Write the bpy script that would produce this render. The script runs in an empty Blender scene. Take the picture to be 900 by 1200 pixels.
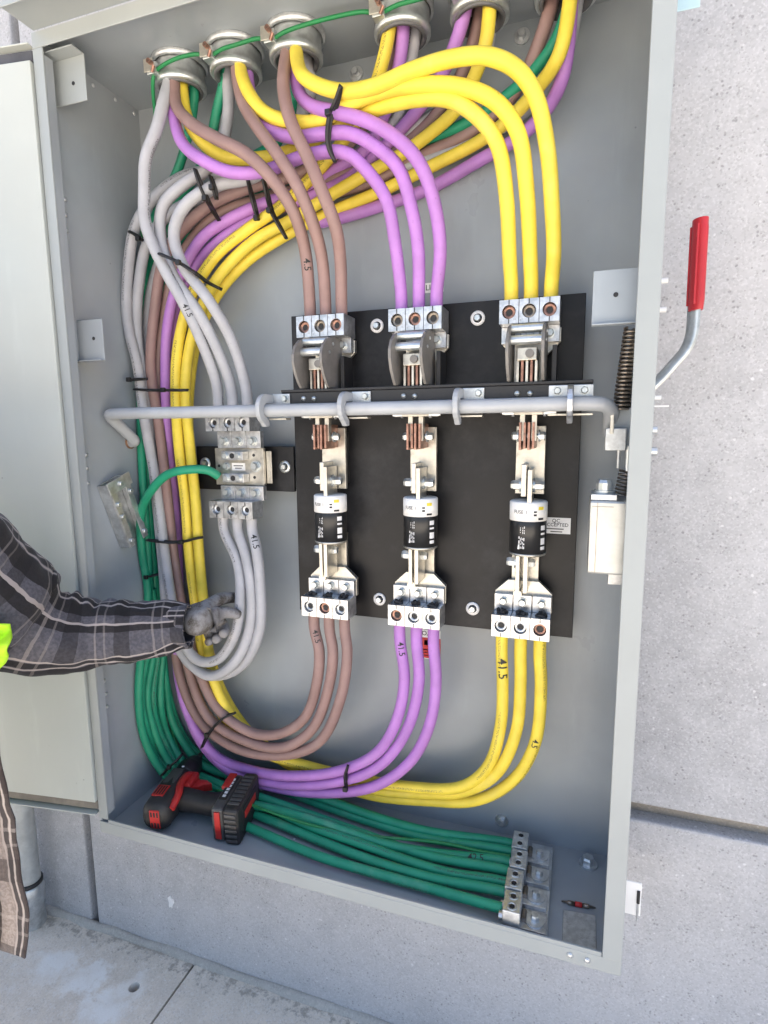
import bpy, bmesh, math, random
import numpy as np
from mathutils import Vector, Matrix, Quaternion
random.seed(7)
S = bpy.context.scene
COL = S.collection
V = Vector
PI = math.pi

# ------------------------------------------------------------------ camera
FPX = 668.366
CR = np.array([[0.9459013441343331, 0.32434590321145873, -0.008389412065509999],
               [0.0384910246885531, -0.13785206315410825, -0.9897046275038734],
               [-0.32216313908218464, 0.9358400203849475, -0.14287885799730526]])
CC = np.array([0.8391464426177075, -0.7590382440776946, 0.7531529947250827])
cam_d = bpy.data.cameras.new('camera')
cam = bpy.data.objects.new('camera', cam_d)
COL.objects.link(cam)
cam_d.sensor_fit = 'AUTO'; cam_d.sensor_width = 36.0
cam_d.lens = FPX / 1200.0 * 36.0
cam_d.clip_start = 0.01; cam_d.clip_end = 400
cam.matrix_world = Matrix([[CR[0][0], -CR[1][0], -CR[2][0], CC[0]],
                           [CR[0][1], -CR[1][1], -CR[2][1], CC[1]],
                           [CR[0][2], -CR[1][2], -CR[2][2], CC[2]],
                           [0, 0, 0, 1]])
S.camera = cam

# ------------------------------------------------------------------ light
SUN_EL, SUN_AZ = 62.0, 12.0       # the sun stands behind the building: open shade here, sunlit ground a step behind the camera
world = bpy.data.worlds.new('World'); S.world = world; world.use_nodes = True
wn = world.node_tree
sky = wn.nodes.new('ShaderNodeTexSky'); sky.sky_type = 'NISHITA'; sky.sun_disc = False
sky.sun_elevation = math.radians(SUN_EL); sky.sun_rotation = math.radians(SUN_AZ)
sky.air_density = 1.0; sky.dust_density = 5.0; sky.ozone_density = 0.5
bg = wn.nodes['Background']; bg.inputs['Strength'].default_value = 0.105
wn.links.new(sky.outputs[0], bg.inputs['Color'])
sd = bpy.data.lights.new('sun', 'SUN'); sd.energy = 4.6; sd.angle = math.radians(0.5); sd.color = (1, .955, .88)
sun = bpy.data.objects.new('sun', sd); COL.objects.link(sun)
e, a = math.radians(SUN_EL), math.radians(SUN_AZ)
sdir = V((math.sin(a) * math.cos(e), math.cos(a) * math.cos(e), math.sin(e)))
sun.rotation_euler = (-sdir).to_track_quat('-Z', 'Y').to_euler(); sun.location = sdir * 30
S.view_settings.view_transform = 'Standard'; S.view_settings.look = 'None'
S.view_settings.exposure = 2.2; S.view_settings.gamma = 1.0

# ------------------------------------------------------------------ geometry helpers
def ray(px, py): return CR.T @ np.array([(px - 450) / FPX, (py - 600) / FPX, 1.0])
def P(px, py, Y):                      # point of the plane Y = const seen at a photo pixel
    d = ray(px, py); return V(CC + d * (Y - CC[1]) / d[1])
def PX(px, py, X):
    d = ray(px, py); return V(CC + d * (X - CC[0]) / d[0])
def PZ(px, py, Z):
    d = ray(px, py); return V(CC + d * (Z - CC[2]) / d[2])
def proj(p):
    q = CR @ (np.array(p) - CC); return 450 + FPX * q[0] / q[2], 600 + FPX * q[1] / q[2]

class MB:
    """collects shapes (world coordinates) and links them as ONE mesh object"""
    def __init__(s): s.v = []; s.f = []; s.sm = []; s.uv = []
    def add(s, vs, fs, smooth=False, uvs=None):
        o = len(s.v); s.v += [tuple(x) for x in vs]
        for i, f in enumerate(fs):
            s.f.append(tuple(o + k for k in f)); s.sm.append(smooth)
            s.uv.append(uvs[i] if uvs else None)
        return s
    def box(s, x0, x1, y0, y1, z0, z1, M=None):
        vs = [V((x, y, z)) for x in (x0, x1) for y in (y0, y1) for z in (z0, z1)]
        if M: vs = [M @ v for v in vs]
        return s.add(vs, [(0, 1, 3, 2), (4, 6, 7, 5), (0, 4, 5, 1), (2, 3, 7, 6), (0, 2, 6, 4), (1, 5, 7, 3)])
    def cyl(s, p0, p1, r, n=16, r2=None, smooth=True, cap=True):
        p0, p1 = V(p0), V(p1); r2 = r if r2 is None else r2
        ax = (p1 - p0).normalized(); u = ax.orthogonal().normalized(); w = ax.cross(u)
        ring = lambda p, rr: [p + (u * math.cos(2 * PI * k / n) + w * math.sin(2 * PI * k / n)) * rr for k in range(n)]
        s.add(ring(p0, r) + ring(p1, r2), [(k, (k + 1) % n, n + (k + 1) % n, n + k) for k in range(n)], smooth)
        if cap:
            s.add(ring(p0, r), [tuple(reversed(range(n)))]); s.add(ring(p1, r2), [tuple(range(n))])
        return s
    def lathe(s, p, ax, prof, n=24, smooth=True, u=None):
        """prof: list of (distance along ax, radius)"""
        p, ax = V(p), V(ax).normalized(); u = u or ax.orthogonal().normalized(); w = ax.cross(u)
        vs = [p + ax * h + (u * math.cos(2 * PI * k / n) + w * math.sin(2 * PI * k / n)) * r for h, r in prof for k in range(n)]
        fs = [(j * n + k, j * n + (k + 1) % n, (j + 1) * n + (k + 1) % n, (j + 1) * n + k) for j in range(len(prof) - 1) for k in range(n)]
        return s.add(vs, fs, smooth)
    def hexbolt(s, c, ax, r, h, washer=1.5, n=6):
        c, ax = V(c), V(ax).normalized()
        if washer: s.cyl(c, c + ax * h * .25, r * washer, 18)
        b = c + ax * h * .25 if washer else c
        s.cyl(b, b + ax * h * .7, r, n, smooth=False); s.cyl(b + ax * h * .7, b + ax * h, r, n, r2=r * .8, smooth=False)
        return s
    def prism(s, poly, mapf, d0, d1):
        """poly in 2D, mapf(a, b, d) -> 3D"""
        n = len(poly); vs = [mapf(a, b, d0) for a, b in poly] + [mapf(a, b, d1) for a, b in poly]
        fs = [tuple(reversed(range(n))), tuple(range(n, 2 * n))] + [(k, (k + 1) % n, n + (k + 1) % n, n + k) for k in range(n)]
        return s.add(vs, fs)
    def holeplate(s, x0, x1, y0, y1, hc, r, mapf, depth, n=24):
        """rectangle with one round hole; the hole has walls going `depth` along the third axis"""
        cx, cy = hc
        ang = [2 * PI * k / n for k in range(n)] + [math.atan2(y - cy, x - cx) % (2 * PI) for x in (x0, x1) for y in (y0, y1)]
        ang = sorted(set(round(t, 6) for t in ang)); m = len(ang); inn, out = [], []
        for t in ang:
            c, q = math.cos(t), math.sin(t)
            k = min([((x1 if c > 0 else x0) - cx) / c if abs(c) > 1e-9 else 1e9, ((y1 if q > 0 else y0) - cy) / q if abs(q) > 1e-9 else 1e9])
            inn.append((cx + r * c, cy + r * q)); out.append((cx + k * c, cy + k * q))
        vs = [mapf(a, b, 0) for a, b in inn] + [mapf(a, b, 0) for a, b in out] + [mapf(a, b, depth) for a, b in inn]
        s.add(vs, [(k, (k + 1) % m, m + (k + 1) % m, m + k) for k in range(m)])
        s.add(vs, [(k, (k + 1) % m, 2 * m + (k + 1) % m, 2 * m + k) for k in range(m)], True)
        return s
    def tube(s, path, r, n=12, closed=False, cap=True, start_n=None):
        T = frames(path, closed, start_n); m = len(path); L = 0; vv = []
        vs = []
        for i, (p, t, u, w) in enumerate(T):
            if i: L += (p - T[i - 1][0]).length
            vv.append(L); rr = r[i] if isinstance(r, list) else r
            ra, rb = rr if isinstance(rr, tuple) else (rr, rr)
            for k in range(n):
                th = 2 * PI * k / n; vs.append(p + u * math.cos(th) * ra + w * math.sin(th) * rb)
        fs, uvs = [], []
        for i in range(m if closed else m - 1):
            j = (i + 1) % m
            for k in range(n):
                k2 = (k + 1) % n; fs.append((i * n + k, i * n + k2, j * n + k2, j * n + k))
                v1 = vv[j] if j else L + .01
                uvs.append([(k / n, vv[i]), ((k + 1) / n, vv[i]), ((k + 1) / n, v1), (k / n, v1)])
        s.add(vs, fs, True, uvs)
        if cap and not closed:
            s.add(vs[:n], [tuple(reversed(range(n)))]); s.add(vs[-n:], [tuple(range(n))])
        return s
    def mesh(s, name, mat, org=(0, 0, 0)):
        me = bpy.data.meshes.new(name); o = V(org)
        me.from_pydata([(x[0] - o.x, x[1] - o.y, x[2] - o.z) for x in s.v], [], s.f)
        me.polygons.foreach_set('use_smooth', s.sm)
        if any(u for u in s.uv):
            l = me.uv_layers.new(name='UVMap'); dat = []
            for u, f in zip(s.uv, s.f): dat += (u if u else [(0, 0)] * len(f))
            l.data.foreach_set('uv', [c for p in dat for c in p])
        if mat: me.materials.append(mat)
        me.update(); return me
    def build(s, name, mat, parent=None, bevel=0, seg=2, **kw):
        o0 = ORG.get(parent.name, V((0, 0, 0))) if parent else kw.pop('org', V((0, 0, 0)))
        if not parent and o0 == V((0, 0, 0)) and s.v:
            a = np.array(s.v); o0 = V(((a[:, 0].min() + a[:, 0].max()) / 2, (a[:, 1].min() + a[:, 1].max()) / 2, a[:, 2].min()))
        ob = bpy.data.objects.new(name, s.mesh(name, mat, o0)); COL.objects.link(ob)
        if parent: ob.parent = parent
        else: ob.location = o0
        ORG[ob.name] = o0
        if bevel:
            b = ob.modifiers.new('bevel', 'BEVEL'); b.width = bevel; b.segments = seg; b.limit_method = 'ANGLE'; b.angle_limit = .6
        tag(ob, **kw); return ob
ORG = {}
def tag(o, label=None, cat=None, group=None, kind=None):
    if label: o['label'] = label
    if cat: o['category'] = cat
    if group: o['group'] = group
    if kind: o['kind'] = kind
    return o
def thing(name, loc, label, cat, group=None):
    o = bpy.data.objects.new(name, None); COL.objects.link(o); o.location = loc; o.empty_display_size = .02
    ORG[o.name] = V(loc); return tag(o, label, cat, group)
def inst(mesh, name, parent, loc, rot=None, mod=None):
    o = bpy.data.objects.new(name, mesh); COL.objects.link(o); o.parent = parent
    o.location = V(loc) - ORG.get(parent.name, V((0, 0, 0)))
    if rot: o.rotation_mode = 'QUATERNION'; o.rotation_quaternion = rot
    return o
def copy_tree(o, parent=None, off=None):
    c = o.copy(); COL.objects.link(c)
    if parent: c.parent = parent
    else: c.location = o.location + V(off)
    for ch in list(o.children): copy_tree(ch, c)
    return c
def frames(path, closed=False, start_n=None):
    path = [V(p) for p in path]; m = len(path); out = []; u = None
    for i, p in enumerate(path):
        if closed: t = (path[(i + 1) % m] - path[i - 1])
        else: t = (path[min(i + 1, m - 1)] - path[max(i - 1, 0)])
        t.normalize()
        if u is None: u = V(start_n) if start_n else t.orthogonal()
        u = (u - t * u.dot(t))
        if u.length < 1e-6: u = t.orthogonal()
        u.normalize(); out.append((p, t, u.copy(), t.cross(u)))
    return out
def spline(pts, step=.006, closed=False, alpha=.5):
    """centripetal Catmull-Rom through the points, resampled evenly"""
    pts = [V(p) for p in pts]; n = len(pts); out = []
    g = (lambda i: pts[i % n]) if closed else (lambda i: pts[i] if 0 <= i < n else (pts[0] * 2 - pts[1] if i < 0 else pts[-1] * 2 - pts[-2]))
    for i in range(n if closed else n - 1):
        p0, p1, p2, p3 = g(i - 1), g(i), g(i + 1), g(i + 2)
        t0 = 0; t1 = t0 + max((p1 - p0).length, 1e-5) ** alpha; t2 = t1 + max((p2 - p1).length, 1e-5) ** alpha; t3 = t2 + max((p3 - p2).length, 1e-5) ** alpha
        k = max(2, int((p2 - p1).length / step))
        for j in range(k):
            t = t1 + (t2 - t1) * j / k
            A1 = p0 * ((t1 - t) / (t1 - t0)) + p1 * ((t - t0) / (t1 - t0)); A2 = p1 * ((t2 - t) / (t2 - t1)) + p2 * ((t - t1) / (t2 - t1)); A3 = p2 * ((t3 - t) / (t3 - t2)) + p3 * ((t - t2) / (t3 - t2))
            B1 = A1 * ((t2 - t) / (t2 - t0)) + A2 * ((t - t0) / (t2 - t0)); B2 = A2 * ((t3 - t) / (t3 - t1)) + A3 * ((t - t1) / (t3 - t1))
            out.append(B1 * ((t2 - t) / (t2 - t1)) + B2 * ((t - t1) / (t2 - t1)))
    if not closed: out.append(pts[-1])
    return out
def relax(path, it=6):
    for _ in range(it):
        path = [path[0]] + [path[i - 1] * .25 + path[i] * .5 + path[i + 1] * .25 for i in range(1, len(path) - 1)] + [path[-1]]
    return path
_tx = {}
def text_geo(s, size):
    """letters as flat faces, centred on the origin"""
    if (s, size) not in _tx:
        c = bpy.data.curves.new('lettering', 'FONT'); c.body = s; c.size = size; c.align_x = 'CENTER'; c.align_y = 'CENTER'; c.resolution_u = 2; c.offset = size * .008
        o = bpy.data.objects.new('lettering', c); me = bpy.data.meshes.new_from_object(o)
        bm = bmesh.new(); bm.from_mesh(me); bmesh.ops.triangulate(bm, faces=bm.faces[:])
        for _ in range(5):                           # short edges, so that the letters can be bent round a cable
            ed = [q for q in bm.edges if q.calc_length() > size * .13]
            if not ed: break
            bmesh.ops.subdivide_edges(bm, edges=ed, cuts=1); bmesh.ops.triangulate(bm, faces=bm.faces[:])
        bm.to_mesh(me); bm.free()
        _tx[(s, size)] = ([v.co.copy() for v in me.vertices], [tuple(p.vertices) for p in me.polygons])
        bpy.data.objects.remove(o); bpy.data.meshes.remove(me); bpy.data.curves.remove(c)
    return _tx[(s, size)]

# ------------------------------------------------------------------ materials
class N:
    def __init__(s, name):
        s.m = bpy.data.materials.new(name); s.m.use_nodes = True; s.t = s.m.node_tree; s.b = s.t.nodes['Principled BSDF']
        s.tc = s.t.nodes.new('ShaderNodeTexCoord')
    def n(s, typ, **kw):
        x = s.t.nodes.new(typ)
        for k, v in kw.items(): setattr(x, k, v)
        return x
    def l(s, a, b): s.t.links.new(a, b)
    def put(s, sock, v):
        if isinstance(v, (int, float)): sock.default_value = v
        elif isinstance(v, (tuple, list)): sock.default_value = (*v, 1) if len(v) == 3 and len(sock.default_value) == 4 else v
        else: s.l(v, sock)
    def noise(s, scale, detail=3, rough=.55, vec=None, out='Fac'):
        x = s.n('ShaderNodeTexNoise'); s.l(vec or s.tc.outputs['Object'], x.inputs['Vector'])
        x.inputs['Scale'].default_value = scale; x.inputs['Detail'].default_value = detail; x.inputs['Roughness'].default_value = rough; return x.outputs[out]
    def vor(s, scale, vec=None, feature='F1', out='Distance'):
        x = s.n('ShaderNodeTexVoronoi', feature=feature); s.l(vec or s.tc.outputs['Object'], x.inputs['Vector']); x.inputs['Scale'].default_value = scale; return x.outputs[out]
    def ramp(s, fac, a, b, inv=False):
        x = s.n('ShaderNodeMapRange', interpolation_type='SMOOTHSTEP'); s.l(fac, x.inputs[0]); x.inputs[1].default_value = a; x.inputs[2].default_value = b
        x.inputs[3].default_value, x.inputs[4].default_value = (1, 0) if inv else (0, 1); return x.outputs[0]
    def math(s, op, a, b=0.0, c=None):
        x = s.n('ShaderNodeMath', operation=op); s.put(x.inputs[0], a); s.put(x.inputs[1], b)
        if c is not None: s.put(x.inputs[2], c)
        return x.outputs[0]
    def mix(s, f, a, b, mode='MIX'):
        x = s.n('ShaderNodeMix', data_type='RGBA', blend_type=mode); s.put(x.inputs[0], f); s.put(x.inputs[6], a); s.put(x.inputs[7], b); return x.outputs[2]
    def bump(s, h, st, dist=.002):
        x = s.n('ShaderNodeBump'); s.l(h, x.inputs['Height']); x.inputs['Strength'].default_value = st; x.inputs['Distance'].default_value = dist; s.l(x.outputs[0], s.b.inputs['Normal'])
    def done(s, col=None, rough=None, metal=None, spec=None):
        if col is not None: s.put(s.b.inputs['Base Color'], col)
        if rough is not None: s.put(s.b.inputs['Roughness'], rough)
        if metal is not None: s.put(s.b.inputs['Metallic'], metal)
        if spec is not None: s.b.inputs['Specular IOR Level'].default_value = spec
        return s.m
def paint(name, col, rough=.38, var=.06, scale=9, spec=.5, smear=False):
    k = N(name); f = k.noise(scale, 4); f2 = k.noise(scale * 22, 2)
    c = k.mix(k.ramp(f, .3, .7), tuple(x * (1 - var) for x in col), tuple(min(1, x * (1 + var)) for x in col))
    sc = k.ramp(k.noise(scale * 7, 5, .7), .70, .74); c = k.mix(k.math('MULTIPLY', sc, .35), c, tuple(x * .45 for x in col))
    if smear:
        mp_ = k.n('ShaderNodeMapping'); k.l(k.tc.outputs['Object'], mp_.inputs[0]); mp_.inputs['Scale'].default_value = (14, 14, 2.2); mp_.inputs['Rotation'].default_value = (0, .25, 0)
        sm = k.ramp(k.noise(1.0, 6, .7, mp_.outputs[0]), .52, .80); c = k.mix(k.math('MULTIPLY', sm, .30), c, tuple(min(1, x * 1.45) for x in col))
        sp_ = k.math('MULTIPLY', k.ramp(k.vor(46), .05, .075, True), k.ramp(k.noise(13, 2), .58, .64)); c = k.mix(k.math('MULTIPLY', sp_, .6), c, tuple(x * .35 for x in col))
        lo = k.ramp(k.noise(3.1, 3, .6), .45, .75); c = k.mix(k.math('MULTIPLY', lo, .14), c, (.36, .32, .27))
        k.bump(f2, .08, .0008); return k.done(c, k.math('MULTIPLY_ADD', k.noise(4, 5, .65), .42, rough - .14), 0, spec)
    k.bump(f2, .05, .0006)
    return k.done(c, k.math('MULTIPLY_ADD', f, .25, rough - .12), 0, spec)
def metal(name, col, rough=.35, var=.15, scale=60, met=.85, dirt=0.0):
    k = N(name); f = k.noise(scale, 5, .65)
    c = k.mix(k.ramp(f, .3, .7), tuple(x * (1 - var) for x in col), tuple(min(1, x * (1 + var)) for x in col))
    if dirt: c = k.mix(k.math('MULTIPLY', k.ramp(k.noise(scale * .6, 5, .7), .55, .72), dirt), c, (.10, .085, .07))
    k.bump(f, .12, .0008)
    return k.done(c, k.math('MULTIPLY_ADD', f, .3, rough - .15), met)
def jacket(name, col, rough=.5, printed=True, dark=(.04, .035, .03)):
    """cable sheath: slight mottling, scuffs, and a broken line of tiny print along one side"""
    k = N(name); oi = k.n('ShaderNodeObjectInfo'); uv = k.n('ShaderNodeUVMap'); sp = k.n('ShaderNodeSeparateXYZ'); k.l(uv.outputs[0], sp.inputs[0])
    rnd = oi.outputs['Random']; u, v = sp.outputs[0], sp.outputs[1]
    f = k.noise(28, 4); c = k.mix(k.ramp(f, .3, .72), tuple(x * .90 for x in col), tuple(min(1, x * 1.07) for x in col))
    sc = k.ramp(k.noise(110, 6, .75), .64, .69); c = k.mix(k.math('MULTIPLY', sc, .5), c, tuple(x * .4 for x in col))
    du = k.ramp(k.noise(14, 4, .6), .56, .75); c = k.mix(k.math('MULTIPLY', du, .16), c, (.33, .31, .28))
    if printed:
        uu = k.math('FRACT', k.math('ADD', u, k.math('MULTIPLY', rnd, 3.7))); d = k.math('ABSOLUTE', k.math('SUBTRACT', uu, .5))
        band = k.math('LESS_THAN', d, .035)
        cb = k.n('ShaderNodeCombineXYZ'); k.l(k.math('MULTIPLY', uu, 40), cb.inputs[0]); k.l(k.math('MULTIPLY', v, 620), cb.inputs[1]); k.l(k.math('MULTIPLY', rnd, 50), cb.inputs[2])
        ink = k.math('GREATER_THAN', k.noise(1, 1, .5, cb.outputs[0]), .52)
        gap = k.math('GREATER_THAN', k.math('FRACT', k.math('ADD', k.math('MULTIPLY', v, 4.5), rnd)), .35)
        c = k.mix(k.math('MULTIPLY', k.math('MULTIPLY', k.math('MULTIPLY', band, ink), gap), .7), c, dark)
    k.bump(k.noise(90, 4), .08, .0008)
    return k.done(c, k.math('MULTIPLY_ADD', f, .2, rough - .1), 0, .45)

M_steel = paint('grey enamel steel', (.295, .328, .355), .27, .08, 5, smear=True)
M_door = paint('pale enamel steel', (.455, .485, .46), .35, .03, 4, smear=True)
M_flange = paint('enamel steel edge', (.325, .35, .35), .42, .04, 7)
M_board = N('black insulating board')
_f = M_board.noise(7, 6, .7); _c = M_board.mix(M_board.ramp(_f, .45, .75), (.008, .008, .0095), (.034, .034, .036))
M_board.bump(M_board.noise(40, 4), .1, .001); M_board = M_board.done(_c, M_board.math('MULTIPLY_ADD', _f, .35, .25), 0, .3)
M_black = paint('black plastic', (.02, .02, .022), .45, .2, 30)
M_tie = paint('black nylon', (.012, .012, .013), .45, .1, 30)
M_zinc = metal('zinc plate', (.58, .61, .61), .34, .14, 70, .8, .15)
M_alu = metal('tinned aluminium', (.56, .57, .585), .36, .2, 90, .86, .5)
M_cream = metal('plated bus bar', (.56, .535, .475), .36, .16, 50, .82, .35)
M_galv = metal('galvanised steel', (.58, .60, .61), .4, .22, 45, .8, .2)
M_conduit = metal('galvanised conduit', (.55, .57, .56), .42, .12, 25, .6, .2)
M_copper = metal('copper leaf', (.34, .19, .145), .42, .35, 140, .75, .8)
M_arc = metal('grey fibre shield', (.20, .19, .18), .55, .15, 40, .15)
M_pipe = paint('grey painted rod', (.38, .40, .425), .33, .07, 15)
M_dark = paint('dark compound', (.018, .018, .02), .6, .3, 50)
M_fuse = paint('black fuse sleeve', (.016, .016, .017), .33, .1, 20)
M_white = paint('white label stock', (.80, .80, .79), .5, .04, 20)
M_ink = paint('black ink', (.02, .02, .022), .6, .05, 20)
M_redp = paint('red print', (.55, .03, .03), .5, .05, 20)
M_whitep = paint('white print', (.75, .75, .75), .5, .05, 20)
M_yelp = paint('yellow print', (.75, .60, .05), .5, .05, 20)
M_grip = paint('red vinyl grip', (.42, .018, .025), .38, .12, 12)
M_spring = metal('oiled spring steel', (.26, .22, .18), .35, .3, 60, .85, .3)
M_yel = jacket('yellow sheath', (.78, .61, .065))
M_pur = jacket('purple sheath', (.42, .19, .53), printed=False)
M_bro = jacket('brown sheath', (.275, .175, .16), printed=False)
M_gry = jacket('grey sheath', (.395, .40, .425))
M_grn = jacket('green sheath', (.016, .28, .155))
M_grw = jacket('green bonding wire', (.012, .19, .06), printed=False)

def concrete_mat(name, base, pits=1.0, stain=False):
    k = N(name); big = k.noise(1.6, 4, .55); mid = k.noise(22, 4, .6)
    c = k.mix(k.ramp(big, .3, .7), tuple(x * .84 for x in base), tuple(x * 1.08 for x in base))
    mpg = k.n('ShaderNodeMapping'); k.l(k.tc.outputs['Object'], mpg.inputs[0]); mpg.inputs['Scale'].default_value = (7, 7, .8)
    c = k.mix(k.math('MULTIPLY', k.ramp(k.noise(1.0, 5, .65, mpg.outputs[0]), .5, .8), .22), c, tuple(x * .68 for x in base))
    c = k.mix(k.math('MULTIPLY', k.ramp(mid, .35, .7), .45), c, tuple(x * 1.18 for x in base))
    gv = k.vor(330, out='Color'); gs = k.n('ShaderNodeSeparateXYZ'); k.l(gv, gs.inputs[0]); grit = gs.outputs[0]
    c = k.mix(k.math('MULTIPLY', k.ramp(grit, .55, 1.0), .26), c, tuple(x * .62 for x in base)); c = k.mix(k.math('MULTIPLY', k.ramp(gs.outputs[1], .6, 1.0), .30), c, tuple(min(.8, x * 1.5) for x in base))
    wob = k.n('ShaderNodeVectorMath', operation='ADD'); sc = k.n('ShaderNodeVectorMath', operation='SCALE'); k.l(k.noise(60, 2, .5, out='Color'), sc.inputs[0]); sc.inputs['Scale'].default_value = .006
    k.l(k.tc.outputs['Object'], wob.inputs[0]); k.l(sc.outputs[0], wob.inputs[1])
    pit = k.ramp(k.vor(120, wob.outputs[0]), .17, .30, True); msk = k.ramp(k.noise(38, 3, .6), .45, .60); pit = k.math('MULTIPLY', pit, msk)
    p2 = k.math('MULTIPLY', k.ramp(k.vor(210), .16, .30, True), k.ramp(k.noise(60, 3, .6), .48, .60)); pit = k.math('MAXIMUM', pit, k.math('MULTIPLY', p2, .7))
    fl = k.ramp(k.vor(70, wob.outputs[0]), .13, .20, True); fl = k.math('MULTIPLY', fl, k.ramp(k.noise(27, 2, .6), .56, .62))
    c = k.mix(k.math('MULTIPLY', pit, .42 * pits), c, (.14, .13, .13)); c = k.mix(k.math('MULTIPLY', fl, .55), c, (.72, .72, .72))
    if stain:
        sp = k.n('ShaderNodeSeparateXYZ'); k.l(k.n('ShaderNodeNewGeometry').outputs['Position'], sp.inputs[0])
        pv = k.n('ShaderNodeNewGeometry').outputs['Position']
        def spot(x, y, rx, ry, ang):
            dx = k.math('SUBTRACT', sp.outputs[0], x); dy = k.math('SUBTRACT', sp.outputs[1], y); ca, sa = math.cos(ang), math.sin(ang)
            a_ = k.math('DIVIDE', k.math('ADD', k.math('MULTIPLY', dx, ca), k.math('MULTIPLY', dy, sa)), rx); b_ = k.math('DIVIDE', k.math('SUBTRACT', k.math('MULTIPLY', dy, ca), k.math('MULTIPLY', dx, sa)), ry)
            return k.ramp(k.math('SQRT', k.math('ADD', k.math('MULTIPLY', a_, a_), k.math('MULTIPLY', b_, b_))), .25, 1.0, True)
        s0 = spot(-.33, .11, .14, .10, .5); s1 = spot(-.12, .08, .13, .10, 1.1); s2 = spot(-.09, .16, .05, .05, 0); s3 = spot(-.22, .12, .10, .07, .4)
        tot = k.math('MAXIMUM', k.math('MAXIMUM', s0, s1), k.math('MAXIMUM', s2, s3))
        st = k.math('MULTIPLY', k.ramp(k.math('ADD', k.noise(24, 6, .72, pv), k.math('MULTIPLY', tot, .42)), .68, .90), k.ramp(k.noise(9, 3, .6, pv), .30, .62))
        c = k.mix(k.math('MULTIPLY', st, .85), c, (.80, .80, .78))
        dk = k.ramp(k.math('ADD', k.noise(40, 5, .7, pv), k.math('MULTIPLY', k.ramp(sp.outputs[1], .14, .24), .22)), .66, .80)
        c = k.mix(k.math('MULTIPLY', dk, .5), c, (.13, .115, .10))
    h = k.math('SUBTRACT', k.math('MULTIPLY_ADD', grit, .5, k.math('MULTIPLY', mid, .8)), pit)
    k.bump(h, .30, .002)
    return k.done(c, .85, 0, .3)
M_wall = concrete_mat('sandblasted concrete', (.452, .450, .457))
M_slab = concrete_mat('broomed concrete paving', (.67, .61, .53), .5, True)
M_joint = concrete_mat('joint filler', (.30, .275, .24), .4)

# ------------------------------------------------------------------ the setting: wall, pavement, ground
WY, GZ = 0.247, -0.525
wall = thing('concrete_wall', (0, WY + .15, GZ), 'pale speckled concrete wall of large panels behind the cabinet', 'wall'); wall['kind'] = 'structure'; del wall['category']
MB().box(-9, 9, WY + .030, WY + .30, GZ - .3, 2.05).build('joint_backing', M_joint, wall)
XG, ZG = -.318, .087
for x0, x1 in ((-9, -3.33), (-3.31, XG - .011), (XG + .011, 2.7), (2.72, 9)):
    for z0, z1 in ((GZ - .02, ZG - .016), (ZG + .015, 2.05)):
        MB().box(x0, x1, WY, WY + .05, z0, z1).build('panel', M_wall, wall, bevel=.0045, seg=2)
# chipped paint on the lower panel
ch = MB(); c0 = P(200, 1057, WY - .0006); ring_ = [(math.cos(t) * .008 * (1 + .4 * math.sin(3 * t + 1)), math.sin(t) * .016 * (1 + .25 * math.sin(5 * t))) for t in np.linspace(0, 2 * PI, 14)[:-1]]
ch.prism(ring_, lambda a_, b_, d: V((c0.x + a_, WY + d, c0.z + b_)), -.0015, .003).build('paint_chip', M_whitep, wall)

pave = thing('pavement', (0, -.5, GZ), 'grey concrete pavement slabs with white stains along the wall', 'pavement'); pave['kind'] = 'structure'; del pave['category']
hx, hy = -.095, .141
for x0, x1 in ((-6, -4.53), (-4.525, -3.03), (-3.025, -1.53), (-1.525, -.002), (.003, 1.5), (1.505, 3.0), (3.005, 4.5)):
    mb = MB()
    if x0 < hx < x1:
        mb.holeplate(x0, x1, -1.6, WY - .012, (hx, hy), .0125, lambda p, q, d: V((p, q, GZ - d)), .05)
        mb.cyl((hx, hy, GZ - .05), (hx, hy, GZ - .048), .0125)
        mb.box(x0, x1, -1.6, -1.59, GZ - .12, GZ - .001)
        for xx in (x0, x1): mb.add([(xx, -1.6, GZ), (xx, WY - .012, GZ), (xx, WY - .012, GZ - .12), (xx, -1.6, GZ - .12)], [(0, 1, 2, 3)])
        mb.build('slab', M_slab, pave)
    else:
        mb.box(x0, x1, -1.6, WY - .012, GZ - .12, GZ).build('slab', M_slab, pave, bevel=.002)
fil = MB()
pp = []
for i in range(120):
    x = -3 + i * .05; pp.append(V((x, WY - .004 + random.uniform(-.003, .003), GZ + random.uniform(-.001, .002))))
fil.tube(pp, [(.013 + random.uniform(-.003, .004), .009 + random.uniform(-.002, .004)) for _ in pp], 8).build('mortar_fillet', concrete_mat('grey mortar', (.43, .41, .375), .4), pave)
gd = MB(); gd.add([(-120, -120, GZ - .14), (120, -120, GZ - .14), (120, 120, GZ - .14), (-120, 120, GZ - .14)], [(0, 1, 2, 3)])
tag(gd.build('ground', concrete_mat('bright gravel ground', (.48, .44, .385), .5)), 'pale ground in front of the building', None, None, 'structure')

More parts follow.
